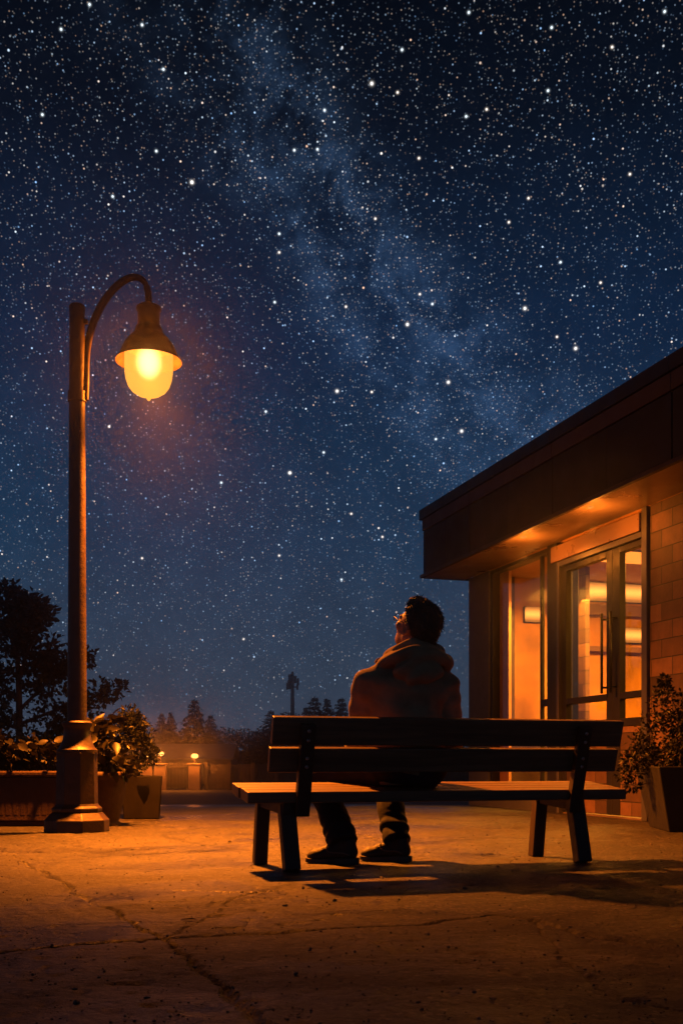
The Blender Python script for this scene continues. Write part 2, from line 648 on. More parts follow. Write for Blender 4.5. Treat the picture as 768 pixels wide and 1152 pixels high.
def build_ground():
    ys = [-6, 0, 6, 10, 13] + list(np.linspace(14, 46, 33)) + list(np.linspace(47, 87, 41))
    xs = np.linspace(-90, 90, 61)
    rng = np.random.default_rng(4)
    V, Fc = [], []
    for y in ys:
        for x in xs:
            V.append((x, y, tz(y) + (rng.normal(0, 0.15) * min(1, max(0, (y - 50) / 25)) if y > 50 else 0)))
    n = len(xs)
    for i in range(len(ys) - 1):
        for j in range(n - 1):
            Fc.append((i * n + j, i * n + j + 1, (i + 1) * n + j + 1, (i + 1) * n + j))
    g = mesh_obj("ground", V, Fc, terrain_mat(), smooth=True)
    tag(g, kind='structure')
    build_plaza()


def vnoise(x, y, wl, seed):
    """smooth value noise with the given wavelength"""
    r = np.random.default_rng(seed)
    T_ = r.uniform(-1, 1, (256, 256))
    u, v = x / wl + 71.3, y / wl + 37.7
    i, j = np.floor(u).astype(int), np.floor(v).astype(int)
    f, g = u - i, v - j
    f, g = f * f * (3 - 2 * f), g * g * (3 - 2 * g)
    a, b, c, d = T_[i % 256, j % 256], T_[(i + 1) % 256, j % 256], T_[i % 256, (j + 1) % 256], T_[(i + 1) % 256, (j + 1) % 256]
    return (a * (1 - f) + b * f) * (1 - g) + (c * (1 - f) + d * f) * g


# slab joints and cracks of the paving, as lines on the ground
JOINTS = [([(-60, 925), (25, 968), (100, 1012), (180, 1055), (245, 1105), (325, 1165)], 0.013, 1.0),
          ([(-90, 1078), (0, 1070), (180, 1055), (360, 1046), (480, 1040)], 0.016, 1.0),
          ([(480, 1040), (555, 1029), (610, 1036), (660, 1050), (720, 1061), (800, 1078)], 0.022, 1.0),
          ([(-40, 962), (60, 959), (130, 957), (240, 950), (300, 946)], 0.014, 0.8),
          ([(520, 928), (617, 933), (687, 937), (800, 946)], 0.015, 0.8),
          ([(200, 1001), (260, 1004), (300, 1003), (352, 999)], 0.008, 0.7),
          ([(388, 937), (405, 940), (424, 944), (450, 946)], 0.008, 0.8),
          ([(180, 1055), (230, 1035), (262, 1010), (300, 1003)], 0.005, 0.6),
          ([(600, 1036), (640, 1085), (700, 1120), (790, 1140)], 0.006, 0.6)]


def build_plaza():
    ST = 0.0115
    xs = np.concatenate(([-16.0, -8, -4.4], np.arange(-3.3, 3.3, ST), [3.6, 5, 8, 12]))
    ys = np.concatenate(([-5.0, 0, 1.2], np.arange(1.9, 9.7, ST), [10.2, 11.5, 13, 14.05, 14.06]))
    X, Y = np.meshgrid(xs, ys, indexing='ij')
    wx = X + 0.02 * vnoise(X, Y, 0.13, 41) + 0.010 * vnoise(X, Y, 0.045, 42)
    wy = Y + 0.02 * vnoise(X, Y, 0.13, 43) + 0.010 * vnoise(X, Y, 0.045, 44)
    gap = np.zeros_like(X)
    for pts, wd_, dp in JOINTS:
        q = [np.array(G(*p)[:2]) for p in pts]
        for a, b in zip(q, q[1:]):
            lo_, hi_ = np.minimum(a, b) - 0.2, np.maximum(a, b) + 0.2
            m_ = (X > lo_[0]) & (X < hi_[0]) & (Y > lo_[1]) & (Y < hi_[1])
            if not m_.any(): continue
            px_, py_ = wx[m_], wy[m_]
            ab = b - a
            t_ = np.clip(((px_ - a[0]) * ab[0] + (py_ - a[1]) * ab[1]) / (ab @ ab), 0, 1)
            d = np.hypot(px_ - a[0] - t_ * ab[0], py_ - a[1] - t_ * ab[1])
            wv = 0.75 * wd_ * (1.0 + 0.9 * vnoise(X[m_], Y[m_], 0.22, 45))
            gap[m_] = np.maximum(gap[m_], dp * np.clip(1.5 - d / np.maximum(wv, 0.003), 0, 1))
    z = 0.0042 * vnoise(X, Y, 0.42, 1) + 0.0030 * vnoise(X, Y, 0.16, 2) + 0.0024 * vnoise(X, Y, 0.075, 3) + 0.0022 * vnoise(X, Y, 0.038, 4) + 0.0015 * vnoise(X, Y, 0.024, 5)
    rough = np.clip(0.65 + 0.8 * vnoise(X, Y, 0.9, 6), 0.25, 1.3)             # worn and spalled patches
    z = z * rough
    pit = np.clip(vnoise(X, Y, 0.06, 7) + 0.4 * vnoise(X, Y, 0.5, 8) - 0.72, 0, 1)
    z -= 0.02 * pit
    z -= 0.015 * gap
    ins = (X > -3.31) & (X < 3.3) & (Y > 1.89) & (Y < 9.69)
    z = np.where(ins, z, 0.0)
    gap = np.where(ins, gap, 0.0)
    z[:, -1] = -0.3
    z[0, :] = z[-1, :] = -0.3
    nx, ny = X.shape
    me = bpy.data.meshes.new("plaza")
    me.vertices.add(nx * ny)
    me.vertices.foreach_set('co', np.stack((X, Y, z), -1).ravel())
    idx = np.arange(nx * ny).reshape(nx, ny)
    Q = np.stack((idx[:-1, :-1], idx[1:, :-1], idx[1:, 1:], idx[:-1, 1:]), -1).reshape(-1, 4)
    me.loops.add(Q.size)
    me.loops.foreach_set('vertex_index', Q.ravel())
    me.polygons.add(len(Q))
    me.polygons.foreach_set('loop_start', np.arange(0, Q.size, 4))
    me.polygons.foreach_set('use_smooth', np.ones(len(Q), dtype=bool))
    at = me.attributes.new('joint_dirt', 'FLOAT', 'POINT')
    at.data.foreach_set('value', np.clip(gap + 1.5 * pit, 0, 1).ravel().astype(np.float32))
    me.update(calc_edges=True)
    me.validate()
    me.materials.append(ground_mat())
    o = bpy.data.objects.new("plaza", me)
    COL.objects.link(o)
    tag(o, kind='structure')


build_ground()

# ------------------------------------------------------------------ the building
BA = R(17)
BU = Vector((-math.sin(BA), math.cos(BA), 0))
BX, BY = -BU, Vector((math.cos(BA), math.sin(BA), 0))
BO = Vector((1.6607, 13.951, 0))


def bx(px, off=0.0):
    """place along the facade (x of the building's own axes) seen at a photo column"""
    o = BO + BY * off
    k = (px - CX) / F
    return (k * o.y - o.x) / (BX.x - k * BX.y)


def build_building():
    root = empty("cafe_building", BO, math.atan2(BX.y, BX.x))
    tag(root, "low flat-roofed building with deep dark fascia, tiled wall and glowing glass front", "building")
    frame = mat("dark_aluminium", (0.018, 0.0168, 0.0168), 0.42, 0.2, 4, 0.05, 60, spec=0.15)
    pale = mat("pale_aluminium", (0.051, 0.048, 0.048), 0.40, 0.15, 4, 0.05, 60)
    panel = mat("fascia_panel", (0.0078, 0.00845, 0.01105), 0.6, 0.3, 2.2, 0.08, 30, spec=0.12)
    bandm_ = mat("fascia_band", (0.0275, 0.0187, 0.0143), 0.5, 0.25, 3, 0.06, 40, spec=0.12)
    cap = mat("roof_cap", (0.0091, 0.00975, 0.0117), 0.5, 0.25, 3, 0.05, 40, spec=0.12)
    soff = mat("soffit_sheet", (0.23, 0.15, 0.09), 0.34, 0.2, 1.4, 0.06, 6, metal=0.4)
    render_ = mat("grey_render", (0.06, 0.0575, 0.0575), 0.8, 0.2, 5, 0.2, 70)
    tile = tile_mat("wall_tile", 0.335, 0.168, (0.035, 0.018, 0.011), (0.21, 0.105, 0.055), (0.012, 0.008, 0.007))
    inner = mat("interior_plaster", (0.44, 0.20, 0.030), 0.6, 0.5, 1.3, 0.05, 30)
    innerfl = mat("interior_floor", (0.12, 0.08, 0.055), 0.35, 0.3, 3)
    gl = glass("window_glass", (0.97, 0.95, 0.92), 0.015, 0.003)
    ZS = 2.955            # soffit
    LEN, DEP = 9.6, 6.2
    OV = 0.62             # overhang

    def part(name, m, boxes, parent=root, bev=0.004, seg=1):
        bm = bmesh.new()
        for lo, hi in boxes:
            box(bm, lo, hi, bev, seg=seg)
        return bm_obj(name, bm, m, parent)

    x_w0, x_w1 = 0.62, 2.20        # left window opening
    x_d0, x_d1 = 2.44, 4.045       # door opening
    T = 0.24
    # masonry: rendered corner, tiled wall to the right, tiled strip under the doors' panes, wall ends and back
    part("corner_pier", render_, [((0.0, 0, -0.05), (x_w0 - 0.006, T, ZS))])
    part("tiled_wall", tile, [((4.165, 0, -0.05), (LEN, T, ZS))])
    part("end_wall", render_, [((0.0, T + 0.003, -0.05), (T, DEP, ZS))])
    part("end_wall", render_, [((LEN - T, T + 0.003, -0.05), (LEN, DEP, ZS))])
    part("back_wall", render_, [((T + 0.003, DEP - T, -0.05), (LEN - T - 0.003, DEP, ZS))])
    # interior
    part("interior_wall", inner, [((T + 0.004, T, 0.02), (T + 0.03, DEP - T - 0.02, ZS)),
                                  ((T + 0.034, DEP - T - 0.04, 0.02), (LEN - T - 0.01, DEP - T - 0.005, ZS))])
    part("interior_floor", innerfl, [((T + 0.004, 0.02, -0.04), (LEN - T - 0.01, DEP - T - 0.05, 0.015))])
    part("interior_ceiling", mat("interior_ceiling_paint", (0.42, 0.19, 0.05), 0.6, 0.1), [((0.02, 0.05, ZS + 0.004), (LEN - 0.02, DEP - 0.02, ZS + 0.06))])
    dk = mat("interior_dark_wood", (0.06, 0.03, 0.016), 0.5, 0.3, 6)
    part("interior_wainscot", dk, [((T + 0.031, T + 0.02, 0.02), (T + 0.05, 3.4, 1.02))])
    part("interior_beam", mat("interior_beam_paint", (0.16, 0.08, 0.035), 0.6, 0.2), [((T + 0.031, 1.0, 2.50), (T + 0.16, DEP - 0.3, 2.64)), ((T + 0.031, 1.3, 2.02), (T + 0.13, DEP - 0.3, 2.09))])
    for b_ in (((T + 0.031, 1.02, 1.022), (T + 0.10, 1.12, 2.49)), ((T + 0.031, 2.66, 1.022), (T + 0.10, 2.74, 2.015)), ((T + 0.031, 0.42, 1.022), (T + 0.09, 0.50, 2.95))):
        part("interior_post", dk, [b_])
    xa, xb = bx(640.5, 1.0), bx(658, 1.0)
    part("interior_column", tile, [((xa, 1.0, 0.016), (xb, 1.06, ZS - 0.003))])
    part("interior_counter", mat("counter_wood", (0.2, 0.1, 0.045), 0.4, 0.3, 8), [((1.2, 3.4, 0.016), (3.2, 3.95, 1.05)), ((1.15, 3.36, 1.053), (3.25, 4.0, 1.10))])
    # partition behind the left window: lit reveal, dark leaf, pull handle
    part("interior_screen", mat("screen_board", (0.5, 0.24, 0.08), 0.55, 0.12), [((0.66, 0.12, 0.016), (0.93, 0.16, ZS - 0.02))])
    part("interior_shelf", mat("shelf_dark", (0.07, 0.05, 0.04), 0.5, 0.2), [((bx(571, 1.3), 1.3, 0.016), (bx(579, 1.3), 1.38, ZS - 0.12))])

    # roof: slab, fascia panels, band, cap, lip
    xe = -0.144
    roof = part("roof", cap, [((xe + 0.03, -OV + 0.08, ZS + 0.07), (LEN + 0.3, DEP + 0.3, 3.68))])
    part("soffit", soff, [((xe + 0.03, -OV + 0.035, ZS), (LEN + 0.28, -0.004, ZS + 0.06))])
    seams = [xe + 0.075] + [1.41 + 2.0 * k for k in range(0, 5)]
    fas = []
    for a, b_ in zip(seams, seams[1:]):
        m_ = (a + b_) / 2
        fas.append(((a + 0.009, -OV + 0.01, 3.0), (m_ - 0.003, -OV + 0.05, 3.545)))
        fas.append(((m_ + 0.003, -OV + 0.01, 3.0), (b_ - 0.009, -OV + 0.05, 3.545)))
    part("fascia", panel, fas, bev=0.003)
    part("fascia_end", panel, [((xe + 0.07, -OV + 0.053, 3.0), (xe + 0.10, DEP + 0.29, 3.545))])
    part("fascia_band", bandm_, [((a + 0.003, -OV - 0.002, 3.553), (b_ - 0.003, -OV + 0.05, 3.70)) for a, b_ in zip([xe + 0.07] + seams[1:], seams[1:])])
    part("roof_cap", cap, [((a + 0.0015, -OV - 0.02, 3.705), (b_ - 0.0015, -OV + 0.09, 3.834)) for a, b_ in zip([xe] + seams[1:], seams[1:])]
         + [((xe, -OV + 0.093, 3.705), (xe + 0.1, DEP + 0.32, 3.834))])
    part("drip_lip", bandm_, [((xe, -OV - 0.008, ZS - 0.004), (LEN + 0.28, -OV + 0.032, 2.993)), ((xe, -OV + 0.035, ZS - 0.004), (xe + 0.027, DEP + 0.3, 2.993))])

    # left window: frame, mullion, panes
    zb = 0.30
    zt = ZS - 0.045
    win = part("window", frame, [((x_w0, 0.02, zb - 0.07), (x_w0 + 0.065, 0.16, ZS - 0.004)),
                                 ((x_w1 - 0.06, 0.02, zb - 0.07), (x_w1, 0.16, ZS - 0.004)),
                                 ((x_w0 + 0.067, 0.02, zt), (x_w1 - 0.062, 0.16, ZS - 0.004)),
                                 ((x_w0 + 0.067, 0.02, zb - 0.07), (x_w1 - 0.062, 0.16, zb)),
                                 ((1.845, 0.07, zb + 0.002), (1.885, 0.11, zt - 0.002)),
                                 ((1.887, 0.06, 1.19), (x_w1 - 0.062, 0.12, 1.27))])
    part("pane", gl, [((x_w0 + 0.066, 0.085, zb + 0.001), (1.844, 0.093, zt - 0.001)), ((1.886, 0.085, zb + 0.001), (x_w1 - 0.061, 0.093, zt - 0.001))], win, 0)
    part("window_apron", render_, [((x_w0, 0.0, -0.05), (x_w1, T, zb - 0.073))])
    # dark pier between window and doors
    part("dark_pier", frame, [((x_w1 + 0.003, -0.03, -0.05), (x_d0 - 0.02, T, ZS - 0.003))])
    # header over the doors
    part("door_header", mat("header_sheet", (0.27, 0.16, 0.09), 0.33, 0.15, 2, 0.04, 8, metal=0.35), [((x_w1 + 0.13, -0.055, 2.735), (x_d1 + 0.02, 0.10, 2.905))])
    part("door_jamb", pale, [((x_d0 - 0.017, -0.034, 0.0), (x_d0 + 0.03, 0.14, 2.731)), ((x_d1 + 0.025, -0.034, 0.0), (x_d1 + 0.115, 0.14, 2.95)),
                             ((x_d0 + 0.033, -0.034, 2.675), (x_d1 + 0.022, 0.14, 2.731))])
    # two leaves
    xm0, xm1 = 3.40, 3.625
    leaves = [(x_d0 + 0.034, 3.508, 0.10, 3.395), (3.512, x_d1 + 0.021, 3.64, x_d1 - 0.005)]
    for k, (a, b_, g0, g1) in enumerate(leaves):
        g0 = a + 0.10 if k == 0 else g0
        leaf = part("door", frame, [((a, 0, 0.03), (g0, 0.07, 2.67)), ((g1, 0, 0.03), (b_, 0.07, 2.67)),
                                    ((g0 + 0.002, 0, 2.61), (g1 - 0.002, 0.07, 2.67)),
                                    ((g0 + 0.002, 0, 1.175), (g1 - 0.002, 0.07, 1.24)),
                                    ((g0 + 0.002, 0, 0.905), (g1 - 0.002, 0.07, 0.985))])
        part("pane", gl, [((g0 + 0.001, 0.03, 0.984), (g1 - 0.001, 0.038, 1.176)), ((g0 + 0.001, 0.03, 1.239), (g1 - 0.001, 0.038, 2.611))], leaf, 0)
        part("kick_panel", tile, [((g0 + 0.002, 0.006, 0.03), (g1 - 0.002, 0.06, 0.902))], leaf)
        hx = g1 + 0.03 if k == 0 else g0 - 0.05
        bm = bmesh.new()
        for z in (1.30, 1.98):
            tube(bm, [(hx, 0.0, z), (hx, -0.07, z)], 0.011, 8)
        tube(bm, [(hx, -0.07, 1.24), (hx, -0.07, 2.04)], 0.014, 10)
        bm_obj("handle", bm, mat("handle_black", (0.02, 0.02, 0.02), 0.35, 0.1, metal=0.6), leaf, True)

    # small dome lights under the soffit
    for px in (596, 672):
        x = bx(px, -0.42)
        bm = bmesh.new()
        lathe(bm, [(0.03, 0.0), (0.028, -0.006), (0.02, -0.011), (0.005, -0.013)], 20)
        o = bm_obj("soffit_light", bm, emit("soffit_lens", (1, 0.36, 0.05), 0.9), root, True, loc=(x, -0.50, ZS - 0.002))
        ld = bpy.data.lights.new("soffit_glow", 'POINT')
        ld.energy = 26.0
        ld.color = LAMP_COL
        ld.shadow_soft_size = 0.03
        lo = bpy.data.objects.new("soffit_glow", ld)
        COL.objects.link(lo)
        lo.parent = root
        lo.location = (x, -0.48, ZS - 0.21)

    M = root.matrix_basis if False else Matrix.Translation(BO) @ Matrix.Rotation(math.atan2(BX.y, BX.x), 4, 'Z')

    # lit fittings inside: on the end wall and on the ceiling
    def fitting(name, label, lo, hi, col, st, group=None):
        c = (Vector(lo) + Vector(hi)) / 2
        rt = empty(name, M @ c, math.atan2(BX.y, BX.x))
        tag(rt, label, "light", group)
        s = (Vector(hi) - Vector(lo)) / 2
        bm = bmesh.new()
        box(bm, -s, s, 0.008)
        bm_obj("diffuser", bm, tube_light("fitting_" + name + str(st) + str(round(s.z, 3)), col, st, s.z), rt)
        bm = bmesh.new()
        if s.z < 0.05:      # on the ceiling: a tray above
            box(bm, (-s.x - 0.02, -s.y - 0.02, s.z - 0.002), (s.x + 0.02, s.y + 0.02, s.z + 0.015), 0.003)
        else:               # on the wall: a back plate
            box(bm, (-s.x - 0.02, -s.y - 0.015, -s.z - 0.012), (-s.x - 0.002, s.y + 0.015, s.z + 0.012), 0.003)
        bm_obj("housing", bm, frame, rt)
    wx = T + 0.055
    warm = (1.0, 0.31, 0.05)
    fitting("wall_light", "long upper strip light on the end wall behind the glass doors", (wx, 1.55, 2.70), (wx + 0.07, 3.3, 2.93), warm, 3.2, "strip lights inside the building")
    fitting("wall_light", "long lower strip light on the end wall, below the upper strip", (wx, 2.0, 2.16), (wx + 0.07, 2.62, 2.35), warm, 3.2, "strip lights inside the building")
    fitting("wall_light", "small square wall light glowing behind the left window", (wx, 0.66, 2.38), (wx + 0.06, 0.90, 2.57), (1.0, 0.34, 0.075), 3.2, "strip lights inside the building")
    fitting("ceiling_light", "broad glowing ceiling panel at the top of the right door pane", (1.75, 0.75, 2.91), (2.25, 2.4, 2.945), (1.0, 0.26, 0.03), 2.2)
    for loc, e in (((2.4, 1.6, 2.85), 420), ((1.45, 0.62, 2.55), 140), ((5.5, 2.5, 2.7), 300)):  # area lights without fittings; the middle one added to brighten the screen board
        ld = bpy.data.lights.new("interior_glow", 'AREA')
        ld.energy = e
        ld.color = (1.0, 0.38, 0.04)
        ld.size = 0.8
        lo = bpy.data.objects.new("interior_glow", ld)
        COL.objects.link(lo)
        lo.location = M @ Vector(loc)


build_building()


# ------------------------------------------------------------------ street lamp
def build_lamp():
    D = F * H / (935.5 - HY)
    s = D / F
    X0 = (87 - CX) * s
    root = empty("street_lamp", (X0, D, 0))
    tag(root, "tall brown street lamp with swan-neck arm and glowing amber globe", "street lamp")
    paint = mat("lamp_paint", (0.0425, 0.025, 0.016), 0.48, 0.45, 7, 0.35, 38, metal=0.15)
    Z = lambda py: H + (HY - py) * s
    X = lambda px: (px - 87) * s

    def zz(w_, py):
        return (w_ / 2 * s, Z(py))
    # octagonal foot
    bm = bmesh.new()
    c8 = 1 / math.cos(math.pi / 8)
    prof = [(67, 936), (67.5, 934), (67, 922), (64, 920.5), (54, 914.5), (52, 914), (50, 913)]
    lathe(bm, [((w_ / 2 * s) * c8, max(0.0, Z(py))) for w_, py in prof], 8, phase=math.pi / 8)
    f_ = bm_obj("plinth", bm, paint, root)
    b = f_.modifiers.new("bevel", 'BEVEL'); b.width = 0.006; b.segments = 2
    bm = bmesh.new()
    prof = [(50, 913.5), (52, 912), (52, 909), (46, 906.5), (43.5, 904), (42, 852), (43, 847)]
    lathe(bm, [((w_ / 2 * s) * c8, Z(py)) for w_, py in prof], 8, phase=math.pi / 8)
    f_ = bm_obj("pedestal", bm, paint, root)
    b = f_.modifiers.new("bevel", 'BEVEL'); b.width = 0.005; b.segments = 2
    bm = bmesh.new()
    prof = [(42, 848), (45, 846.5), (45, 843.5), (41, 842), (36, 838), (31.5, 832), (29, 824), (29, 819), (31, 817.5), (33, 815.5), (33, 813), (29, 811.5), (22, 811)]
    lathe(bm, [zz(*p) for p in prof], 32)
    bm_obj("collar", bm, paint, root, True, autosmooth=40)
    bm = bmesh.new()
    lathe(bm, [zz(21.5, 812), zz(19.5, 640), zz(16.8, 352), zz(17.6, 350), zz(17.8, 345), zz(15, 343.2), zz(6, 342.6)], 32)
    bm_obj("pole", bm, paint, root, True, autosmooth=40)
    # arm
    yv = 0.28
    q = (D + yv) / D           # the lantern hangs a little farther back than the pole
    s0 = s
    XF = lambda px, f=1.0: (px - CX) * s0 * (1 + (q - 1) * f) - X0
    ZF = lambda py, f=1.0: H + (HY - py) * s0 * (1 + (q - 1) * f)
    pts = [(97, 450), (97, 430), (97.2, 405), (98.8, 388), (103, 370), (110, 352), (120, 335), (132, 321.5), (144, 313.5), (154, 312), (162, 316.5), (166, 326), (167.3, 336), (167.5, 346)]
    sp = spline([(XF(px, (i / 13) ** 1.3), yv * (i / 13) ** 1.3, ZF(py, (i / 13) ** 1.3)) for i, (px, py) in enumerate(pts)], 6)
    bm = bmesh.new()
    n = len(sp)
    tube(bm, sp, [0.5 * s * (5.6 + 3.2 * math.sin(math.pi * min(1, i / n * 1.25)) ** 0.6 if i / n < .8 else 8.0) for i in range(n)], 14)
    bm_obj("arm", bm, paint, root, True, autosmooth=50)
    for py, th in ((362, 0.018), (445, 0.022)):
        bm = bmesh.new()
        box(bm, (X(91), -0.02, Z(py) - th), (X(99), 0.02, Z(py) + th), 0.004)
        if py == 445: lathe(bm, [zz(20.5, 452), zz(20.5, 441)], 28)
        bm_obj("bracket", bm, paint, root)
    # hood, outside and inside
    cx, cy = XF(167.5), yv
    Z = ZF
    s *= q
    bm = bmesh.new()
    out_ = [(8, 343.5), (22, 344), (27.5, 346), (28, 349), (25, 351), (24, 358), (24.5, 366), (28, 368), (31, 371), (31.5, 374), (35, 376.5), (46, 382), (56, 389), (62, 396), (66, 401), (73, 405), (74, 407)]
    in_ = [(72, 406), (64, 402.5), (60, 397), (50, 389), (36, 381), (10, 379)]
    lathe(bm, [zz(*p) for p in out_ + in_], 40, c=(cx, cy, 0), cap=True)
    bm_obj("lamp_hood", bm, paint, root, True, autosmooth=45)
    # globe: thin frosted shell that glows, bulb inside
    g = [(53, 393), (54, 400), (54, 412), (53.4, 420), (51, 427.5), (46, 434.5), (38, 440), (26, 444), (12, 446), (6, 447.5), (3.5, 450), (1, 451)]
    bm = bmesh.new()
    lathe(bm, [zz(*p) for p in g], 40, c=(cx, cy, 0), cap=False)
    m = bpy.data.materials.new("glowing_globe")
    m.use_nodes = True
    t = NT(m.node_tree)
    t.n.clear()
    o = t.new('ShaderNodeOutputMaterial')
    e = t.new('ShaderNodeEmission')
    e.inputs[0].default_value = (1.0, 0.40, 0.06, 1)
    e.inputs[1].default_value = 1.6
    tr = t.new('ShaderNodeBsdfTransparent')
    tr.inputs[0].default_value = (1, 0.86, 0.6, 1)
    mx = t.new('ShaderNodeMixShader')
    mx.inputs[0].default_value = 0.6
    t.l.new(tr.outputs[0], mx.inputs[1])
    t.l.new(e.outputs[0], mx.inputs[2])
    t.l.new(mx.outputs[0], o.inputs[0])
    bm_obj("globe", bm, m, root, True)
    zb = Z(409)
    bm = bmesh.new()
    bmesh.ops.create_uvsphere(bm, u_segments=20, v_segments=14, radius=19 * s)
    for v in bm.verts: v.co.z *= 1.2
    bm_obj("bulb", bm, bulb_mat(), root, True, loc=(cx, cy, zb + 0.01))
    ld = bpy.data.lights.new("lamp_light", 'POINT')
    ld.energy = LAMP_POWER
    ld.color = LAMP_COL
    ld.shadow_soft_size = 0.085
    ld.use_shadow = True
    lo = bpy.data.objects.new("lamp_light", ld)
    COL.objects.link(lo)
    lo.parent = root
    lo.location = (cx, cy, Z(427))
    ld = bpy.data.lights.new("lamp_downlight", 'SPOT')
    ld.energy = LAMP_DOWN
    ld.color = LAMP_COL
    ld.shadow_soft_size = 0.085
    ld.spot_size = R(116)
    ld.spot_blend = 1.0
    lo = bpy.data.objects.new("lamp_downlight", ld)
    COL.objects.link(lo)
    lo.parent = root
    lo.location = (cx, cy, Z(428))
    lo.rotation_euler = (0, R(-14), 0)      # only the beam is tipped, to shift its pool benchward; the lantern hangs upright


build_lamp()


# ------------------------------------------------------------------ bench
BE_O = G(328, 980); BE_O.z = 0
BE_R = R(17)


def build_bench():
    root = empty("park_bench", BE_O, BE_R)
    tag(root, "dark wooden slatted park bench with the man sitting on it", "bench")
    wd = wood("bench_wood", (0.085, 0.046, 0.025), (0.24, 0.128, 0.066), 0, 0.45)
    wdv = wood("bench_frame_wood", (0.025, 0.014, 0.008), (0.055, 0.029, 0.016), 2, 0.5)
    steel = mat("bolt_steel", (0.42, 0.44, 0.48), 0.3, 0.1, metal=0.9)
    L0, L1 = -0.228, 1.925
    # seat: four slats, higher in front
    zb, zf, dep = 0.402, 0.443, 0.435
    ang = math.atan2(zf - zb, dep)
    bm = bmesh.new()
    M = Matrix.Translation((0, -0.012, zb)) @ Matrix.Rotation(ang, 4, 'X')
    for k in range(4):
        y0 = k * 0.1095
        dx = (0.0, 0.004, -0.003, 0.002)[k]
        box(bm, (L0 + dx, y0, -0.058), (L1 + dx, y0 + 0.1005, 0.0), 0.006, M, 2)
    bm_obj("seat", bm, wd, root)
    # backrest: two planks leaning back
    rec = R(16)
    MB = Matrix.Translation((0, 0.015, 0.36)) @ Matrix.Rotation(rec, 4, 'X')

    bm = bmesh.new()
    box(bm, (-0.125, -0.002, 0.145), (1.842, 0.040, 0.272), 0.006, MB, 2)
    box(bm, (-0.118, -0.002, 0.288), (1.852, 0.040, 0.432), 0.006, MB, 2)
    # slats sit on the supports' seat side
    bm_obj("backrest", bm, wd, root)
    for k, x in enumerate((0.055, 1.60)):
        bm = bmesh.new()
        box(bm, (x - 0.036, -0.052, -0.075), (x + 0.036, -0.004, 0.405), 0.005, MB, 2)
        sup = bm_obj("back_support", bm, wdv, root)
        for z in (0.375, 0.327, 0.235, 0.190):
            bm = bmesh.new()
            Mx = MB @ Matrix.Translation((x, -0.052, z)) @ Matrix.Rotation(R(90), 4, 'X')
            lathe(bm, [(0.0095, 0.0), (0.0095, 0.004), (0.006, 0.008)], 12)
            for v in bm.verts: v.co = Mx @ v.co
            bm_obj("bolt", bm, steel, sup, True, autosmooth=40)
    for x in (0.0, 1.655):
        bm = bmesh.new()
        bar(bm, (x - 0.012, 0.065, 0.335), (x, -0.005, 0.0), 0.082, 0.075, 0.006)
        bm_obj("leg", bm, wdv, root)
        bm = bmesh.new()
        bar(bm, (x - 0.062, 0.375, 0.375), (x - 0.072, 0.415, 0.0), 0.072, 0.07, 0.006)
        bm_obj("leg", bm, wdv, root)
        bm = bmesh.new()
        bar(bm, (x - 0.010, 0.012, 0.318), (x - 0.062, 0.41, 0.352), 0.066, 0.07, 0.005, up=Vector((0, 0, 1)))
        bm_obj("cross_rail", bm, wdv, root)


build_bench()


# ------------------------------------------------------------------ signed-distance modelling (for the man and his clothes)
def smin(a, b, k):
    h = np.clip(0.5 + 0.5 * (b - a) / k, 0, 1)
    return b + (a - b) * h - k * h * (1 - h)


def ell(p, c, r, Rm=None):
    q = p - np.asarray(c, dtype=np.float32)
    if Rm is not None: q = q @ np.asarray(Rm, dtype=np.float32)
    r = np.asarray(r, dtype=np.float32)
    k0 = np.linalg.norm(q / r, axis=-1)
    k1 = np.linalg.norm(q / (r * r), axis=-1) + 1e-6
    return k0 * (k0 - 1) / k1


def cone(p, a, b, ra, rb):
    a, b = np.asarray(a, dtype=np.float32), np.asarray(b, dtype=np.float32)
    ab = b - a
    tt = np.clip(((p - a) @ ab) / (ab @ ab), 0, 1)
    return np.linalg.norm(p - a - tt[..., None] * ab, axis=-1) - (ra + (rb - ra) * tt)


_rng = np.random.default_rng(11)
_WD = _rng.normal(size=(14, 3)); _WD /= np.linalg.norm(_WD, axis=1)[:, None]
_WP = _rng.uniform(0, 6.28, 14)


def wav(p, f, n=7, seed=0):
    o = np.zeros(p.shape[:-1], dtype=np.float32)
    for i in range(n):
        j = (i + seed) % 14
        fr = f * (0.7 + 0.17 * i)
        o += np.sin((p @ _WD[j].astype(np.float32)) * fr + _WP[j] + 1.3 * np.sin((p @ _WD[(j + 5) % 14].astype(np.float32)) * fr * 0.6))
    return o / n


def folds(p, axis, f, amp, seed=0):
    """ridges roughly across `axis`, wandering"""
    a = np.asarray(axis, dtype=np.float32)
    ph = (p @ a) * f + 2.2 * wav(p, 9, 5, seed)
    s = np.sin(ph)
    return amp * (np.sign(s) * np.abs(s) ** 0.7) * (0.5 + 0.5 * wav(p, 7, 5, seed + 3))


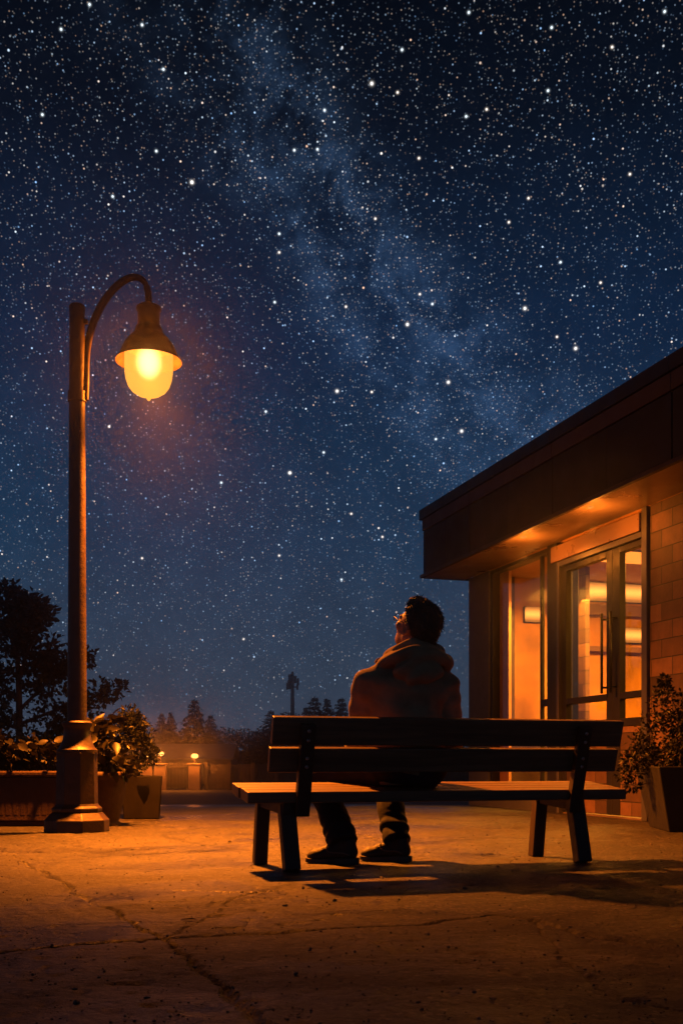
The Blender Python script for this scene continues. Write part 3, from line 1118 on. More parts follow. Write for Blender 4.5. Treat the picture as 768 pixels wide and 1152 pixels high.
def sdf_mesh(name, f, lo, hi, h, m, parent=None):
    lo, hi = np.array(lo, float), np.array(hi, float)
    n = np.ceil((hi - lo) / h).astype(int) + 1
    B = 14
    val = np.ones(n, dtype=np.float32)
    for i in range(0, n[0], B):
        for j in range(0, n[1], B):
            for k in range(0, n[2], B):
                e = np.minimum([i + B, j + B, k + B], n)
                c = lo + h * (np.array([i, j, k]) + e - 1) / 2
                d0 = float(f(c[None, :].astype(np.float32))[0])
                if abs(d0) > h * B * 1.15 + 0.03:
                    val[i:e[0], j:e[1], k:e[2]] = 1 if d0 > 0 else -1
                    continue
                g = np.stack(np.meshgrid(*[lo[q] + h * np.arange([i, j, k][q], e[q]) for q in range(3)], indexing='ij'), -1).astype(np.float32)
                val[i:e[0], j:e[1], k:e[2]] = f(g)
    ins = val < 0
    cnt = np.zeros(n - 1, dtype=np.int8)
    for a in (0, 1):
        for b in (0, 1):
            for c in (0, 1):
                cnt += ins[a:n[0] - 1 + a, b:n[1] - 1 + b, c:n[2] - 1 + c]
    act = (cnt > 0) & (cnt < 8)
    idx = np.argwhere(act)
    ids = -np.ones(n - 1, dtype=np.int64)
    ids[act] = np.arange(len(idx))
    acc = np.zeros((len(idx), 3)); num = np.zeros(len(idx))
    cor = [np.array(c) for c in ((0, 0, 0), (1, 0, 0), (0, 1, 0), (1, 1, 0), (0, 0, 1), (1, 0, 1), (0, 1, 1), (1, 1, 1))]
    for a in range(8):
        for b in range(a + 1, 8):
            if np.abs(cor[a] - cor[b]).sum() != 1: continue
            va = val[tuple((idx + cor[a]).T)]; vb = val[tuple((idx + cor[b]).T)]
            cr = (va < 0) != (vb < 0)
            t_ = np.where(cr, va / np.where(cr, va - vb, 1), 0)
            acc += np.where(cr[:, None], cor[a] + t_[:, None] * (cor[b] - cor[a]), 0)
            num += cr
    V = lo + h * (idx + acc / num[:, None])
    faces = []
    for ax in range(3):
        o1, o2 = [(1, 2), (2, 0), (0, 1)][ax]
        sl0 = [slice(1, -1)] * 3; sl1 = [slice(1, -1)] * 3
        sl0[ax] = slice(0, n[ax] - 1); sl1[ax] = slice(1, n[ax])
        a0, a1 = ins[tuple(sl0)], ins[tuple(sl1)]
        for flip, mask in ((False, a0 & ~a1), (True, ~a0 & a1)):
            e = np.argwhere(mask)
            off = np.ones(3, int); off[ax] = 0
            e = e + off
            d1 = np.zeros(3, int); d1[o1] = 1
            d2 = np.zeros(3, int); d2[o2] = 1
            q = [ids[tuple((e - d1 - d2).T)], ids[tuple((e - d2).T)], ids[tuple(e.T)], ids[tuple((e - d1).T)]]
            if flip: q = q[::-1]
            faces.append(np.stack(q, 1))
    Fc = np.concatenate(faces)
    Fc = Fc[(Fc >= 0).all(1)]
    return mesh_obj(name, V.tolist(), Fc.tolist(), m, parent, smooth=True)


# ------------------------------------------------------------------ the man
def Rz(a):
    c, s = math.cos(a), math.sin(a)
    return np.array(((c, -s, 0), (s, c, 0), (0, 0, 1)), dtype=np.float32)


def Rx(a):
    c, s = math.cos(a), math.sin(a)
    return np.array(((1, 0, 0), (0, c, -s), (0, s, c)), dtype=np.float32)


def Ry(a):
    c, s = math.cos(a), math.sin(a)
    return np.array(((c, 0, s), (0, 1, 0), (-s, 0, c)), dtype=np.float32)


def build_person():
    root = empty("person", (0.345, 5.78, 0))
    tag(root, "man seated on the bench in hooded jacket and jeans, looking up at the stars", "person")
    off = np.array((0.345, 5.78, 0), dtype=np.float32)
    skin = mat("skin", (0.312, 0.1625, 0.104), 0.5, 0.1, 20, 0.1, 120)
    jk = mat("jacket_cloth", (0.25, 0.185, 0.112), 0.85, 0.22, 12, 0.35, 260, spec=0.25)
    jn = mat("denim", (0.021, 0.024, 0.033), 0.85, 0.3, 14, 0.35, 300, spec=0.2)
    hr = mat("hair", (0.0154, 0.0091, 0.0056), 0.5, 0.4, 60, 0.6, 170)
    # all joints are relative to the root (0.345, 5.78)
    ty = R(10)                                   # torso turned a little to the left
    T = Rz(ty)

    def tl(x, y, z):
        v = T @ np.array((x, y, 0), dtype=np.float32)
        return np.array((v[0], v[1], z), dtype=np.float32)
    SL, SR = tl(-0.212, -0.02, 0.968), tl(0.212, -0.02, 0.968)
    EL, ER = np.array((-0.244, 0.09, 0.68)), np.array((0.250, 0.09, 0.68))
    WL, WR = np.array((-0.285, 0.31, 0.60)), np.array((0.10, 0.36, 0.62))
    HL, HR = np.array((-0.10, 0.02, 0.505)), np.array((0.11, 0.02, 0.505))
    KL, KR = np.array((-0.475, 0.30, 0.475)), np.array((-0.10, 0.46, 0.485))
    AL, AR = np.array((-0.330, 0.02, 0.10)), np.array((-0.035, 0.15, 0.10))
    dL = np.array((-0.985, 0.17, 0)); dL /= np.linalg.norm(dL)
    dR = np.array((-0.965, 0.26, 0)); dR /= np.linalg.norm(dR)

    # head
    HC = np.array((0.062, -0.01, 1.285), dtype=np.float32)
    HS = 1.1
    HM = Rz(R(44)) @ Rx(R(27)) @ Ry(R(-4))

    def hl(p):
        return ((p - HC) @ HM) / HS

    def hw(v):
        return HC + HM @ (np.asarray(v, dtype=np.float32) * HS)

    def head(p):
        q = hl(p)
        d = ell(q, (0, -0.018, 0.032), (0.077, 0.099, 0.090))
        d = smin(d, ell(q, (0, 0.040, -0.030), (0.060, 0.060, 0.084)), 0.035)
        d = smin(d, cone(q, (0, 0.06, -0.092), (0, 0.075, -0.098), 0.032, 0.024), 0.03)
        for s in (-1, 1):
            d = smin(d, cone(q, (s * 0.052, 0.0, -0.06), (0, 0.068, -0.098), 0.018, 0.02), 0.03)      # jaw line
            d = smin(d, ell(q, (s * 0.040, 0.072, -0.022), (0.024, 0.02, 0.020)), 0.02)              # cheek
            d = smin(d, cone(q, (s * 0.012, 0.098, 0.022), (s * 0.046, 0.078, 0.022), 0.008, 0.008), 0.014)  # brow
            d = -smin(-d, ell(q, (s * 0.032, 0.104, 0.006), (0.017, 0.014, 0.010)), 0.012)           # socket
            d = np.minimum(d, ell(q, (s * 0.032, 0.083, 0.006), (0.0125, 0.0125, 0.0115)))           # eyeball
            e = ell(q, (s * 0.080, -0.012, -0.008), (0.011, 0.024, 0.034), Rz(s * R(-22)))
            e = -smin(-e, ell(q, (s * 0.089, -0.006, -0.006), (0.008, 0.012, 0.020)), 0.006)
            d = smin(d, e, 0.008)
        d = smin(d, cone(q, (0, 0.098, 0.012), (0, 0.117, -0.028), 0.009, 0.0135), 0.012)
        for s in (-1, 1):
            d = smin(d, ell(q, (s * 0.012, 0.106, -0.032), (0.009, 0.010, 0.008)), 0.008)
        d = smin(d, ell(q, (0, 0.097, -0.062), (0.025, 0.010, 0.0065)), 0.006)
        d = smin(d, ell(q, (0, 0.095, -0.075), (0.022, 0.010, 0.0065)), 0.006)
        return d * HS

    def hand(p, wr, knee, side):
        """palm lying on the thigh, five bent fingers closed over it"""
        d0 = np.asarray(knee, float) - np.asarray(wr, float)
        d0[2] = -0.05
        fwd = d0 / np.linalg.norm(d0)
        up = np.array((0, 0, 1.0)); up -= fwd * (up @ fwd); up /= np.linalg.norm(up)
        lat = np.cross(fwd, up) * side                       # toward the thumb
        w_ = np.asarray(wr, float)
        at = lambda a, b, c: w_ + fwd * a + lat * b + up * c
        d = cone(p, at(0, 0, 0), at(0.03, 0, 0), 0.026, 0.024)
        for b in (-0.028, -0.010, 0.010, 0.028):
            d = smin(d, cone(p, at(0.025, b * 0.7, 0), at(0.088, b, 0.002), 0.015, 0.0125), 0.014)
        for b, ln in ((-0.031, 0.058), (-0.0105, 0.072), (0.0105, 0.078), (0.031, 0.068)):
            k0, k1 = at(0.090, b, 0.002), at(0.090 + ln * 0.5, b * 1.15, -0.010)
            k2, k3 = at(0.090 + ln * 0.80, b * 1.18, -0.026), at(0.090 + ln * 0.95, b * 1.16, -0.042)
            fd = np.minimum(np.minimum(cone(p, k0, k1, 0.0098, 0.009), cone(p, k1, k2, 0.009, 0.0083)), cone(p, k2, k3, 0.0083, 0.0075))
            d = smin(d, fd, 0.004)
        t0, t1, t2 = at(0.03, 0.026, -0.002), at(0.068, 0.062, -0.010), at(0.098, 0.068, -0.020)
        d = smin(d, np.minimum(cone(p, t0, t1, 0.0135, 0.0108), cone(p, t1, t2, 0.0105, 0.0085)), 0.008)
        return d

    NB = tl(0.01, -0.015, 1.10)

    def body(p):
        d = head(p)
        d = smin(d, cone(p, hw((0, -0.03, -0.06)), NB, 0.060, 0.066), 0.03)
        q = (p - np.array((0, 0, 0), dtype=np.float32)) @ T
        t_ = np.minimum(ell(q, (0, 0, 0.54), (0.17, 0.115, 0.10)), ell(q, (0, -0.005, 0.80), (0.165, 0.10, 0.26)))
        d = smin(d, smin(t_, cone(q, (-0.18, -0.02, 0.99), (0.18, -0.02, 0.99), 0.05, 0.05), 0.08), 0.05)
        for S, E_, W in ((SL, EL, WL), (SR, ER, WR)):
            d = smin(d, cone(p, S, E_, 0.050, 0.042), 0.03)
            d = smin(d, cone(p, E_, W, 0.040, 0.026), 0.02)
        for Hh, K, A, dd in ((HL, KL, AL, dL), (HR, KR, AR, dR)):
            d = smin(d, cone(p, Hh, K, 0.062, 0.046), 0.03)
            d = smin(d, cone(p, K, A, 0.046, 0.030), 0.02)
            d = smin(d, cone(p, A - np.array((0, 0, 0.055)), A - np.array((0, 0, 0.062)) + dd * 0.12, 0.026, 0.02), 0.02)
        d = smin(d, hand(p, WL, KL, 1), 0.010)
        d = smin(d, hand(p, WR, KR, -1), 0.010)
        return d
    bo = sdf_mesh("body", body, (-0.72, -0.22, 0.0), (0.40, 0.66, 1.46), 0.0048, skin, root)

    # jacket with its hood lying round the neck
    def jacket(p):
        q = p @ T
        d = ell(q, (0, 0.0, 0.545), (0.225, 0.175, 0.15))
        d = smin(d, ell(q, (0, 0.0, 0.70), (0.205, 0.158, 0.22)), 0.08)
        d = smin(d, ell(q, (0, -0.012, 0.90), (0.205, 0.150, 0.19)), 0.08)
        d = smin(d, cone(q, (-0.185, -0.025, 0.965), (0.185, -0.025, 0.965), 0.082, 0.082), 0.07)
        for s in (-1, 1):
            d = smin(d, cone(q, (s * 0.02, -0.02, 1.09), (s * 0.18, -0.025, 0.99), 0.072, 0.055), 0.05)
        body_d = d + folds(p, (0.25, 0.1, 1.0), 46, 0.0085, 1) + 0.006 * wav(p, 22, 7, 2) + folds(p, (0.75, 0.0, 0.65), 34, 0.006, 7) * np.clip((p[..., 2] - 0.6) * 3, 0, 1)
        # hem gathers in
        arm = None
        for S, E_, W in ((SL, EL, WL), (SR, ER, WR)):
            a = smin(cone(p, S, E_, 0.084, 0.076), cone(p, E_, np.asarray(W) - (np.asarray(W) - E_) * 0.06, 0.072, 0.050), 0.03)
            ax = (E_ - S) / np.linalg.norm(E_ - S)
            a = a + folds(p, ax, 62, 0.010, 4) + 0.005 * wav(p, 28, 7, 5)
            arm = a if arm is None else np.minimum(arm, a)
        d = smin(body_d, arm, 0.008)
        # hood: a tilted double roll and the hanging pouch
        c = np.array((0.045, -0.015, 1.105), dtype=np.float32)
        Hm = Rz(R(12)) @ Rx(R(-20))
        g = (p - c) @ Hm
        rr = np.sqrt((g[..., 0] / 1.10) ** 2 + (g[..., 1] / 0.88) ** 2) - 0.118
        an = np.arctan2(g[..., 1], g[..., 0])
        r1 = np.sqrt(rr ** 2 + ((g[..., 2] - 0.012) / 1.35) ** 2) - (0.040 + 0.006 * np.sin(3 * an + 1))
        rr2 = np.sqrt((g[..., 0] / 1.15) ** 2 + ((g[..., 1] + 0.02) / 1.0) ** 2) - 0.150
        r2 = np.sqrt(rr2 ** 2 + ((g[..., 2] + 0.040) / 1.1) ** 2) - (0.033 + 0.006 * np.sin(2 * an))
        hood = smin(r1, r2, 0.022)
        pouch = ell(p, (0.06, -0.150, 1.035), (0.135, 0.062, 0.070), Rz(R(10)) @ Rx(R(-18)))
        hood = smin(hood, pouch, 0.03)
        sw = np.sin(g[..., 2] * 85 + 2.6 * np.sin(an * 2 + 0.6) + 1.5 * wav(p, 14, 5, 6))
        hood = hood + 0.0095 * sw * (0.5 + 0.5 * np.sin(an * 3 + 2)) + 0.003 * wav(p, 38, 6, 3)
        # opening for the neck
        d = smin(d, hood, 0.016)
        neck = cone(p, tl(0.03, -0.0, 1.06), hw((0, -0.02, -0.03)), 0.075, 0.085)
        d = np.maximum(d, -neck) if False else -smin(-d, neck, 0.01)
        # lower edge, open on the seat
        return np.maximum(d, (0.430 - p[..., 2]))
    sdf_mesh("jacket", jacket, (-0.42, -0.32, 0.40), (0.46, 0.42, 1.26), 0.0065, jk, root)
    # drawstring end that sticks out at the left of the collar
    bm = bmesh.new()
    sp = spline([(-0.085, 0.02, 1.10), (-0.125, 0.03, 1.118), (-0.152, 0.035, 1.110), (-0.158, 0.03, 1.092)], 6)
    tube(bm, sp, [0.006] * (len(sp) - 4) + [0.008] * 4, 8)
    bm_obj("drawstring", bm, jk, root, True)

    # trousers
    def jeans(p):
        q = p @ T
        d = ell(q, (0, 0.0, 0.515), (0.225, 0.175, 0.105))
        for Hh, K, A, hemr in ((HL, KL, AL, 0.082), (HR, KR, AR, 0.078)):
            leg = cone(p, Hh, K, 0.102, 0.078)
            hem = A + (K - A) * 0.05 + np.array((0, 0, 0.0))
            shin = cone(p, K, hem, 0.076, hemr)
            ax = (A - K) / np.linalg.norm(A - K)
            shin = shin + folds(p, ax, 50, 0.004, 2)
            low_ = np.clip(1 - np.abs((p - hem) @ ax.astype(np.float32) + 0.07) / 0.10, 0, 1)
            shin = shin - 0.0065 * low_ * np.sin((p @ ax.astype(np.float32)) * 90 + 5.0 * wav(p, 16, 5, 1)) + 0.006 * wav(p, 19, 6, 4)
            ax2 = (K - Hh) / np.linalg.norm(K - Hh)
            leg = leg + folds(p, ax2 * 0.8 + np.array((0, 0, 0.5)), 60, 0.005, 6)
            leg = smin(leg, shin, 0.035)
            # cut the hem square to the shin
            leg = np.maximum(leg, ((p - hem) @ ax.astype(np.float32)) - 0.012)
            d = smin(d, leg, 0.04)
        d = d + 0.0028 * wav(p, 34, 7, 8)
        # flattened on the seat
        return d
    sdf_mesh("trousers", jeans, (-0.66, -0.28, 0.05), (0.36, 0.66, 0.68), 0.0065, jn, root)

    # hair
    def hair(p):
        q = hl(p)
        d = ell(q, (0, -0.022, 0.036), (0.086, 0.110, 0.104))
        d = smin(d, ell(q, (0.0, 0.055, 0.108), (0.060, 0.042, 0.030)), 0.04)
        d = smin(d, ell(q, (0, -0.085, -0.02), (0.060, 0.035, 0.05)), 0.03)
        st = np.stack((q[..., 0] * 95, q[..., 1] * 55, q[..., 2] * 60), -1)
        d = d + 0.010 * wav(st, 1.0, 9, 4) + 0.0065 * wav(st, 2.6, 9, 1)
        line = 0.048 - 0.55 * np.clip(0.095 - q[..., 2], 0, 1)       # hairline: forehead down to the sideburn
        cut = np.maximum(q[..., 1] - line - 0.010 * wav(st, 0.8, 6, 2), -(q[..., 2] + 0.070 - 0.25 * np.clip(q[..., 1], -0.02, 0.2)))
        ear = ell(q, (0.0, -0.006, -0.012), (0.2, 0.026, 0.032))
        d = -smin(-np.maximum(d, cut), ear, 0.006)
        return d * HS
    hm = sdf_mesh("hair", hair, tuple(HC - 0.19), tuple(HC + 0.19), 0.0038, hr, root)
    # loose locks standing off the hair
    me = hm.data
    nv = len(me.vertices)
    co = np.empty(nv * 3); me.vertices.foreach_get('co', co); co = co.reshape(-1, 3)
    no = np.empty(nv * 3); me.vertices.foreach_get('normal', no); no = no.reshape(-1, 3)
    rg = np.random.default_rng(5)
    pick = rg.choice(nv, 2600)
    back = HM @ np.array((0, -0.7, -0.5))
    V0 = co.tolist(); F0 = [tuple(pl.vertices) for pl in me.polygons]
    for k in pick:
        n_ = no[k]
        fl = back * 0.6 + rg.normal(size=3) * 0.35
        fl = fl - n_ * (fl @ n_)
        fl /= np.linalg.norm(fl) + 1e-6
        sd_ = np.cross(n_, fl)
        ln = rg.uniform(0.012, 0.030)
        wd_ = rg.uniform(0.0012, 0.0026)
        b0 = co[k] - n_ * 0.003
        m0 = b0 + fl * ln * 0.55 + n_ * rg.uniform(0.004, 0.009)
        t0 = b0 + fl * ln + n_ * rg.uniform(0.002, 0.013)
        i0 = len(V0)
        V0 += [tuple(b0 - sd_ * wd_), tuple(b0 + sd_ * wd_), tuple(m0 + sd_ * wd_ * 0.8), tuple(m0 - sd_ * wd_ * 0.8), tuple(t0)]
        F0 += [(i0, i0 + 1, i0 + 2, i0 + 3), (i0 + 3, i0 + 2, i0 + 4)]
    me.clear_geometry()
    me.from_pydata(V0, [], F0)
    me.update()
    me.polygons.foreach_set('use_smooth', [True] * len(me.polygons))

    # glasses
    bm = bmesh.new()
    for s in (-1, 1):
        c = [hw((s * 0.034 + 0.024 * math.cos(a), 0.116 - 0.006 * abs(math.cos(a)) * (1 if s * math.cos(a) > 0 else 0), 0.004 + 0.018 * math.sin(a))) for a in np.linspace(0, 2 * math.pi, 25)]
        tube(bm, [tuple(v) for v in c], 0.0022, 6)
        tube(bm, [tuple(hw(v)) for v in ((s * 0.058, 0.112, 0.008), (s * 0.076, 0.06, 0.009), (s * 0.083, -0.004, 0.012), (s * 0.083, -0.03, -0.006))], 0.0022, 6)
    tube(bm, [tuple(hw(v)) for v in ((-0.011, 0.117, 0.008), (0, 0.121, 0.011), (0.011, 0.117, 0.008))], 0.0022, 6)
    bm_obj("glasses", bm, mat("glasses_frame", (0.02, 0.018, 0.016), 0.25, 0.1), root, True)

    # shoes
    upm = mat("shoe_upper", (0.018, 0.0162, 0.0156), 0.6, 0.3, 30, 0.3, 200)
    solem = mat("shoe_sole", (0.08, 0.065, 0.055), 0.7, 0.3, 20, 0.3, 90)
    trim = mat("shoe_trim", (0.15, 0.12, 0.095), 0.5, 0.2, 20)
    for A, dd in ((AL, dL), (AR, dR)):
        M = np.array(((dd[0], -dd[1], 0), (dd[1], dd[0], 0), (0, 0, 1)), dtype=np.float32)
        o0 = np.array((A[0], A[1], 0), dtype=np.float32)
        w3 = lambda v: o0 + M @ np.asarray(v, dtype=np.float32)

        def upper(p):
            q = (p - o0) @ M
            d = cone(q, (-0.035, 0, 0.062), (0.150, 0, 0.046), 0.040, 0.031)
            d = smin(d, ell(q, (0.155, 0, 0.040), (0.052, 0.044, 0.030)), 0.03)
            d = smin(d, cone(q, (-0.020, 0, 0.06), (-0.022, 0, 0.118), 0.040, 0.043), 0.02)
            d = smin(d, cone(q, (0.02, 0, 0.105), (0.10, 0, 0.072), 0.026, 0.022), 0.03)
            d = np.maximum(d, 0.022 - q[..., 2])
            d = -smin(-d, cone(q, (-0.018, 0, 0.11), (-0.02, 0, 0.16), 0.034, 0.038), 0.006)
            return d + 0.0012 * wav(p, 70, 6, 3)
        lo_ = np.minimum(w3((-0.10, -0.07, 0)), w3((0.24, 0.07, 0)));  hi_ = np.maximum(w3((-0.10, -0.07, 0)), w3((0.24, 0.07, 0)))
        lo_ = lo_ - 0.05; hi_ = hi_ + 0.05
        lo_[2] = -0.01; hi_[2] = 0.2
        sh = sdf_mesh("shoe", upper, lo_, hi_, 0.0042, upm, root)

        def sole(p):
            q = (p - o0) @ M
            hw_ = 0.040 + 0.010 * np.clip((q[..., 0] - 0.02) / 0.1, 0, 1)
            cx_ = np.clip(q[..., 0], -0.042, 0.163)
            r2d = np.sqrt((q[..., 0] - cx_) ** 2 + (q[..., 1] * 0.95) ** 2) - hw_
            zt = 0.032 - 0.06 * np.clip(q[..., 0], 0, 0.1) + 0.10 * np.clip(q[..., 0] - 0.15, 0, 1)
            zb = 0.0 + 0.16 * np.clip(q[..., 0] - 0.155, 0, 1)
            return np.maximum(r2d, np.maximum(q[..., 2] - zt, zb - q[..., 2] + 0.001)) - 0.001
        sdf_mesh("sole", sole, lo_, hi_, 0.0038, solem, sh)
        # laces and the curved stripe on the side
        bm = bmesh.new()
        for k in range(4):
            x = 0.035 + 0.022 * k
            z = 0.131 - 0.014 * k
            tube(bm, [tuple(w3((x, -0.024, z - 0.008))), tuple(w3((x + 0.008, 0, z + 0.002))), tuple(w3((x + 0.014, 0.024, z - 0.010)))], 0.0035, 6)
        for s in (-1, 1):
            sp = spline([w3((0.035, 0, 0.132)), w3((0.040, s * 0.022, 0.146)), w3((0.048, s * 0.034, 0.128)), w3((0.050, s * 0.020, 0.124))], 5)
            tube(bm, sp, 0.003, 6)
        bm_obj("laces", bm, upm, sh, True)
        bm = bmesh.new()
        sd = 1
        path = [(-0.062, 0.030), (-0.030, 0.052), (0.010, 0.062), (0.055, 0.062), (0.085, 0.070), (0.100, 0.085)]
        pts = []
        for x, z in path:
            yy = 0.0
            for y in np.linspace(0.0, 0.07, 60):
                if upper(w3((x, sd * y, z))[None, :])[0] < 0: yy = y
            pts.append(w3((x, sd * (yy + 0.0012), z)))
        tube(bm, spline(pts, 5), [0.004 - 0.0025 * abs(i / 25 - 0.4) for i in range(26)], 6)
        bm_obj("side_stripe", bm, trim, sh, True)


build_person()


# ------------------------------------------------------------------ plants
def leaves_mesh(pos, size, rng, aspect=0.5, nrm=None, fold=0.25, droop=0.0, shape='kite'):
    """many separate leaf faces; returns verts, faces"""
    N = len(pos)
    d = rng.normal(size=(N, 3))
    if nrm is not None: d = d * 0.6 + nrm * 1.2
    d[:, 2] -= droop
    d /= np.linalg.norm(d, axis=1)[:, None]
    u = rng.normal(size=(N, 3)); u[:, 2] += 0.8
    s = np.cross(d, u); s /= np.linalg.norm(s, axis=1)[:, None] + 1e-9
    n = np.cross(s, d)
    L = size[:, None]
    W = L * aspect * 0.5
    base = pos
    tip = pos + d * L - n * L * 0.12
    if shape == 'kite':
        m = pos + d * L * 0.45
        l_, r_ = m + s * W + n * W * fold, m - s * W + n * W * fold
        V = np.stack([base, l_, tip, r_], 1).reshape(-1, 3)
        i = np.arange(N) * 4
        Fc = np.concatenate([np.stack([i, i + 1, i + 2], 1), np.stack([i, i + 2, i + 3], 1)])
    else:
        rows = [base]
        cols = []
        for t_, w_ in ((0.22, 0.8), (0.5, 1.0), (0.78, 0.62)):
            c = pos + d * L * t_ - n * L * 0.20 * t_ * t_
            cols.append((c + s * W * w_ + n * W * fold, c, c - s * W * w_ + n * W * fold))
        tip = pos + d * L - n * L * 0.22
        V = np.stack([base] + [x for c in cols for x in c] + [tip], 1).reshape(-1, 3)      # 11 per leaf
        i = np.arange(N) * 11
        f = [(0, 1, 2), (0, 2, 3), (1, 4, 5, 2), (2, 5, 6, 3), (4, 7, 8, 5), (5, 8, 9, 6), (7, 10, 8), (8, 10, 9)]
        Fc = [tuple(int(k) + a for a in ff) for k in i for ff in f]
        return V.tolist(), Fc
    return V.tolist(), Fc.tolist()


def clumped(rng, centres, radii, per, flat=0.8):
    P_, O_ = [], []
    for c, r in zip(centres, radii):
        q = rng.normal(size=(per, 3))
        q /= np.linalg.norm(q, axis=1)[:, None]
        o = q.copy()
        q *= r * rng.uniform(0.25, 1.0, per)[:, None] ** 0.6
        q[:, 2] *= flat
        P_.append(np.asarray(c) + q); O_.append(o)
    return np.concatenate(P_), np.concatenate(O_)


bark = mat("bark", (0.03, 0.021, 0.015), 0.9, 0.3, 14, 0.5, 40)


def garden_tree():
    D = 16.0
    rng = np.random.default_rng(21)
    base = Vector(((22 - CX) / F * D, D, tz(D)))
    root = empty("garden_tree", base)
    tag(root, "slender leafy tree rising behind the street lamp and trough", "tree")
    Q = lambda px, py, dy=0.0: np.array(P(px, py, D)) - np.array(base) + np.array((0, dy, 0))
    limbs = [[(22, 905), (22, 800), (20, 740), (17, 690), (13, 662)],
             [(21, 770), (35, 735), (52, 708), (60, 692)],
             [(21, 800), (48, 775), (72, 752), (100, 741)],
             [(22, 815), (60, 800), (95, 788), (132, 774)],
             [(21, 745), (8, 715), (-10, 690)], [(21, 790), (-5, 765), (-35, 745)],
             [(22, 820), (-5, 810), (-40, 800)], [(22, 760), (45, 750), (62, 728)], [(22, 835), (55, 826), (90, 812)],
             [(18, 705), (30, 688), (36, 674)]]
    bm = bmesh.new()
    cen, rad = [], []
    for k, l in enumerate(limbs):
        dy = 0 if k == 0 else rng.uniform(-0.5, 0.5)
        pts = [Q(px, py, dy * i / (len(l) - 1)) for i, (px, py) in enumerate(l)]
        sp = spline(pts, 6)
        r0 = 0.06 if k == 0 else 0.028
        tube(bm, sp, [r0 * (1 - 0.85 * i / (len(sp) - 1)) + 0.003 for i in range(len(sp))], 7)
        lo_ = 0.42 if k == 0 else 0.3
        for i, p in enumerate(sp):
            f = i / (len(sp) - 1)
            if f < lo_: continue
            for _ in range(2 if k else 3):
                sprd = (0.10 if k else 0.20) * (1.25 - f)
                cen.append(np.array(p) + rng.normal(size=3) * (sprd * 1.25, 0.28, sprd) )
                rad.append(rng.uniform(0.09, 0.18))
    for px, py in [(-30, 770), (-10, 785), (20, 800), (38, 805), (60, 800), (80, 806), (-15, 845), (15, 848), (45, 845), (70, 842), (33, 770), (15, 745), (48, 745), (-20, 820), (60, 760), (5, 800), (50, 815), (25, 830), (70, 828), (0, 835), (95, 830), (-25, 830), (10, 770), (45, 790), (105, 800), (30, 760), (85, 780), (60, 770), (120, 782)]:
        cen.append(Q(px, py, rng.uniform(-0.3, 0.5))); rad.append(rng.uniform(0.16, 0.26))
    bm_obj("trunk", bm, bark, root, True)
    pos, nr = clumped(rng, cen, rad, 26, 0.75)
    V, Fc = leaves_mesh(pos, rng.uniform(0.06, 0.125, len(pos)), rng, 0.6, nr * 0.6)
    mesh_obj("crown", V, Fc, leafmat("tree_leaf", (0.013, 0.017, 0.008)), root)


def bush(name, label, base, w_, d_, h_, rng, leaf=(0.05, 0.09), per=30, n=26, col=(0.04, 0.055, 0.02), mname="bush_leaf", cat="bush", group=None, spire=None):
    root = empty(name, base)
    tag(root, label, cat, group)
    cen, rad = [], []
    for k in range(n):
        a = rng.uniform(0, 6.28); r = rng.uniform(0, 1) ** 0.5
        z = rng.uniform(0.12, 1)
        tap = math.sqrt(max(0.05, 1 - z ** 2.2))
        cen.append((r * math.cos(a) * w_ / 2 * tap, r * math.sin(a) * d_ / 2 * tap, z * h_ * 0.93))
        rad.append(rng.uniform(0.10, 0.18) * (w_ + h_) / 2)
    if spire:
        for x, z, r in spire:
            cen.append((x, rng.normal() * 0.03, z)); rad.append(r)
    bm = bmesh.new()
    for c in cen[::2]:
        tube(bm, spline([(c[0] * 0.1, c[1] * 0.1, 0), (c[0] * 0.5, c[1] * 0.5, c[2] * 0.55), c], 4), [0.008 * (1 - 0.09 * i) for i in range(9)], 5)
    bm_obj("stems", bm, bark, root, True)
    pos, nr = clumped(rng, cen, rad, per)
    V, Fc = leaves_mesh(pos, rng.uniform(leaf[0], leaf[1], len(pos)), rng, 0.55, nr * 0.7)
    mesh_obj("foliage", V, Fc, leafmat(mname, col), root)
    return root


def broad_plant(name, label, base, stems, rng, leaf, col, mname, droop=0.5, per=7, cat="plant"):
    """pot plant: arching stems with broad leaves"""
    root = empty(name, base)
    tag(root, label, cat)
    bm = bmesh.new()
    pos, nr = [], []
    for tip in stems:
        tip = np.array(tip, float)
        mid = np.array((tip[0] * 0.45, tip[1] * 0.45, tip[2] * 0.75 + 0.06))
        sp = spline([np.array((tip[0] * 0.08, tip[1] * 0.08, 0)), mid, tip], 6)
        tube(bm, sp, [0.007 * (1 - 0.06 * i) for i in range(len(sp))], 5)
        for i in range(3, len(sp)):
            for _ in range(max(1, per // 4)):
                pos.append(np.array(sp[i]) + rng.normal(size=3) * 0.012)
                v = np.array(sp[i]) - np.array(sp[i - 2]); v /= np.linalg.norm(v) + 1e-9
                o = rng.normal(size=3); o[2] *= 0.5
                nr.append(v * 0.6 + o * 0.8)
    bm_obj("stems", bm, bark, root, True)
    pos, nr = np.array(pos), np.array(nr)
    V, Fc = leaves_mesh(pos, rng.uniform(leaf[0], leaf[1], len(pos)), rng, 0.5, nr, 0.3, droop, 'broad')
    mesh_obj("leaves", V, Fc, leafmat(mname, col, 0.42), root, smooth=True)
    return root


garden_tree()
rngB = np.random.default_rng(5)
for px, D, w_, h_, lab in ((20, 13.2, 1.5, 0.98, "dark leafy bush behind the long trough at the frame edge"),
                           (95, 13.4, 1.2, 0.98, "dark leafy bush behind the round pot and lamp foot")):
    bush("bush", lab, ((px - CX) / F * D, D, 0), w_, 0.8, h_, rngB, (0.05, 0.09), 46, 36, (0.016, 0.021, 0.010), "hedge_leaf")

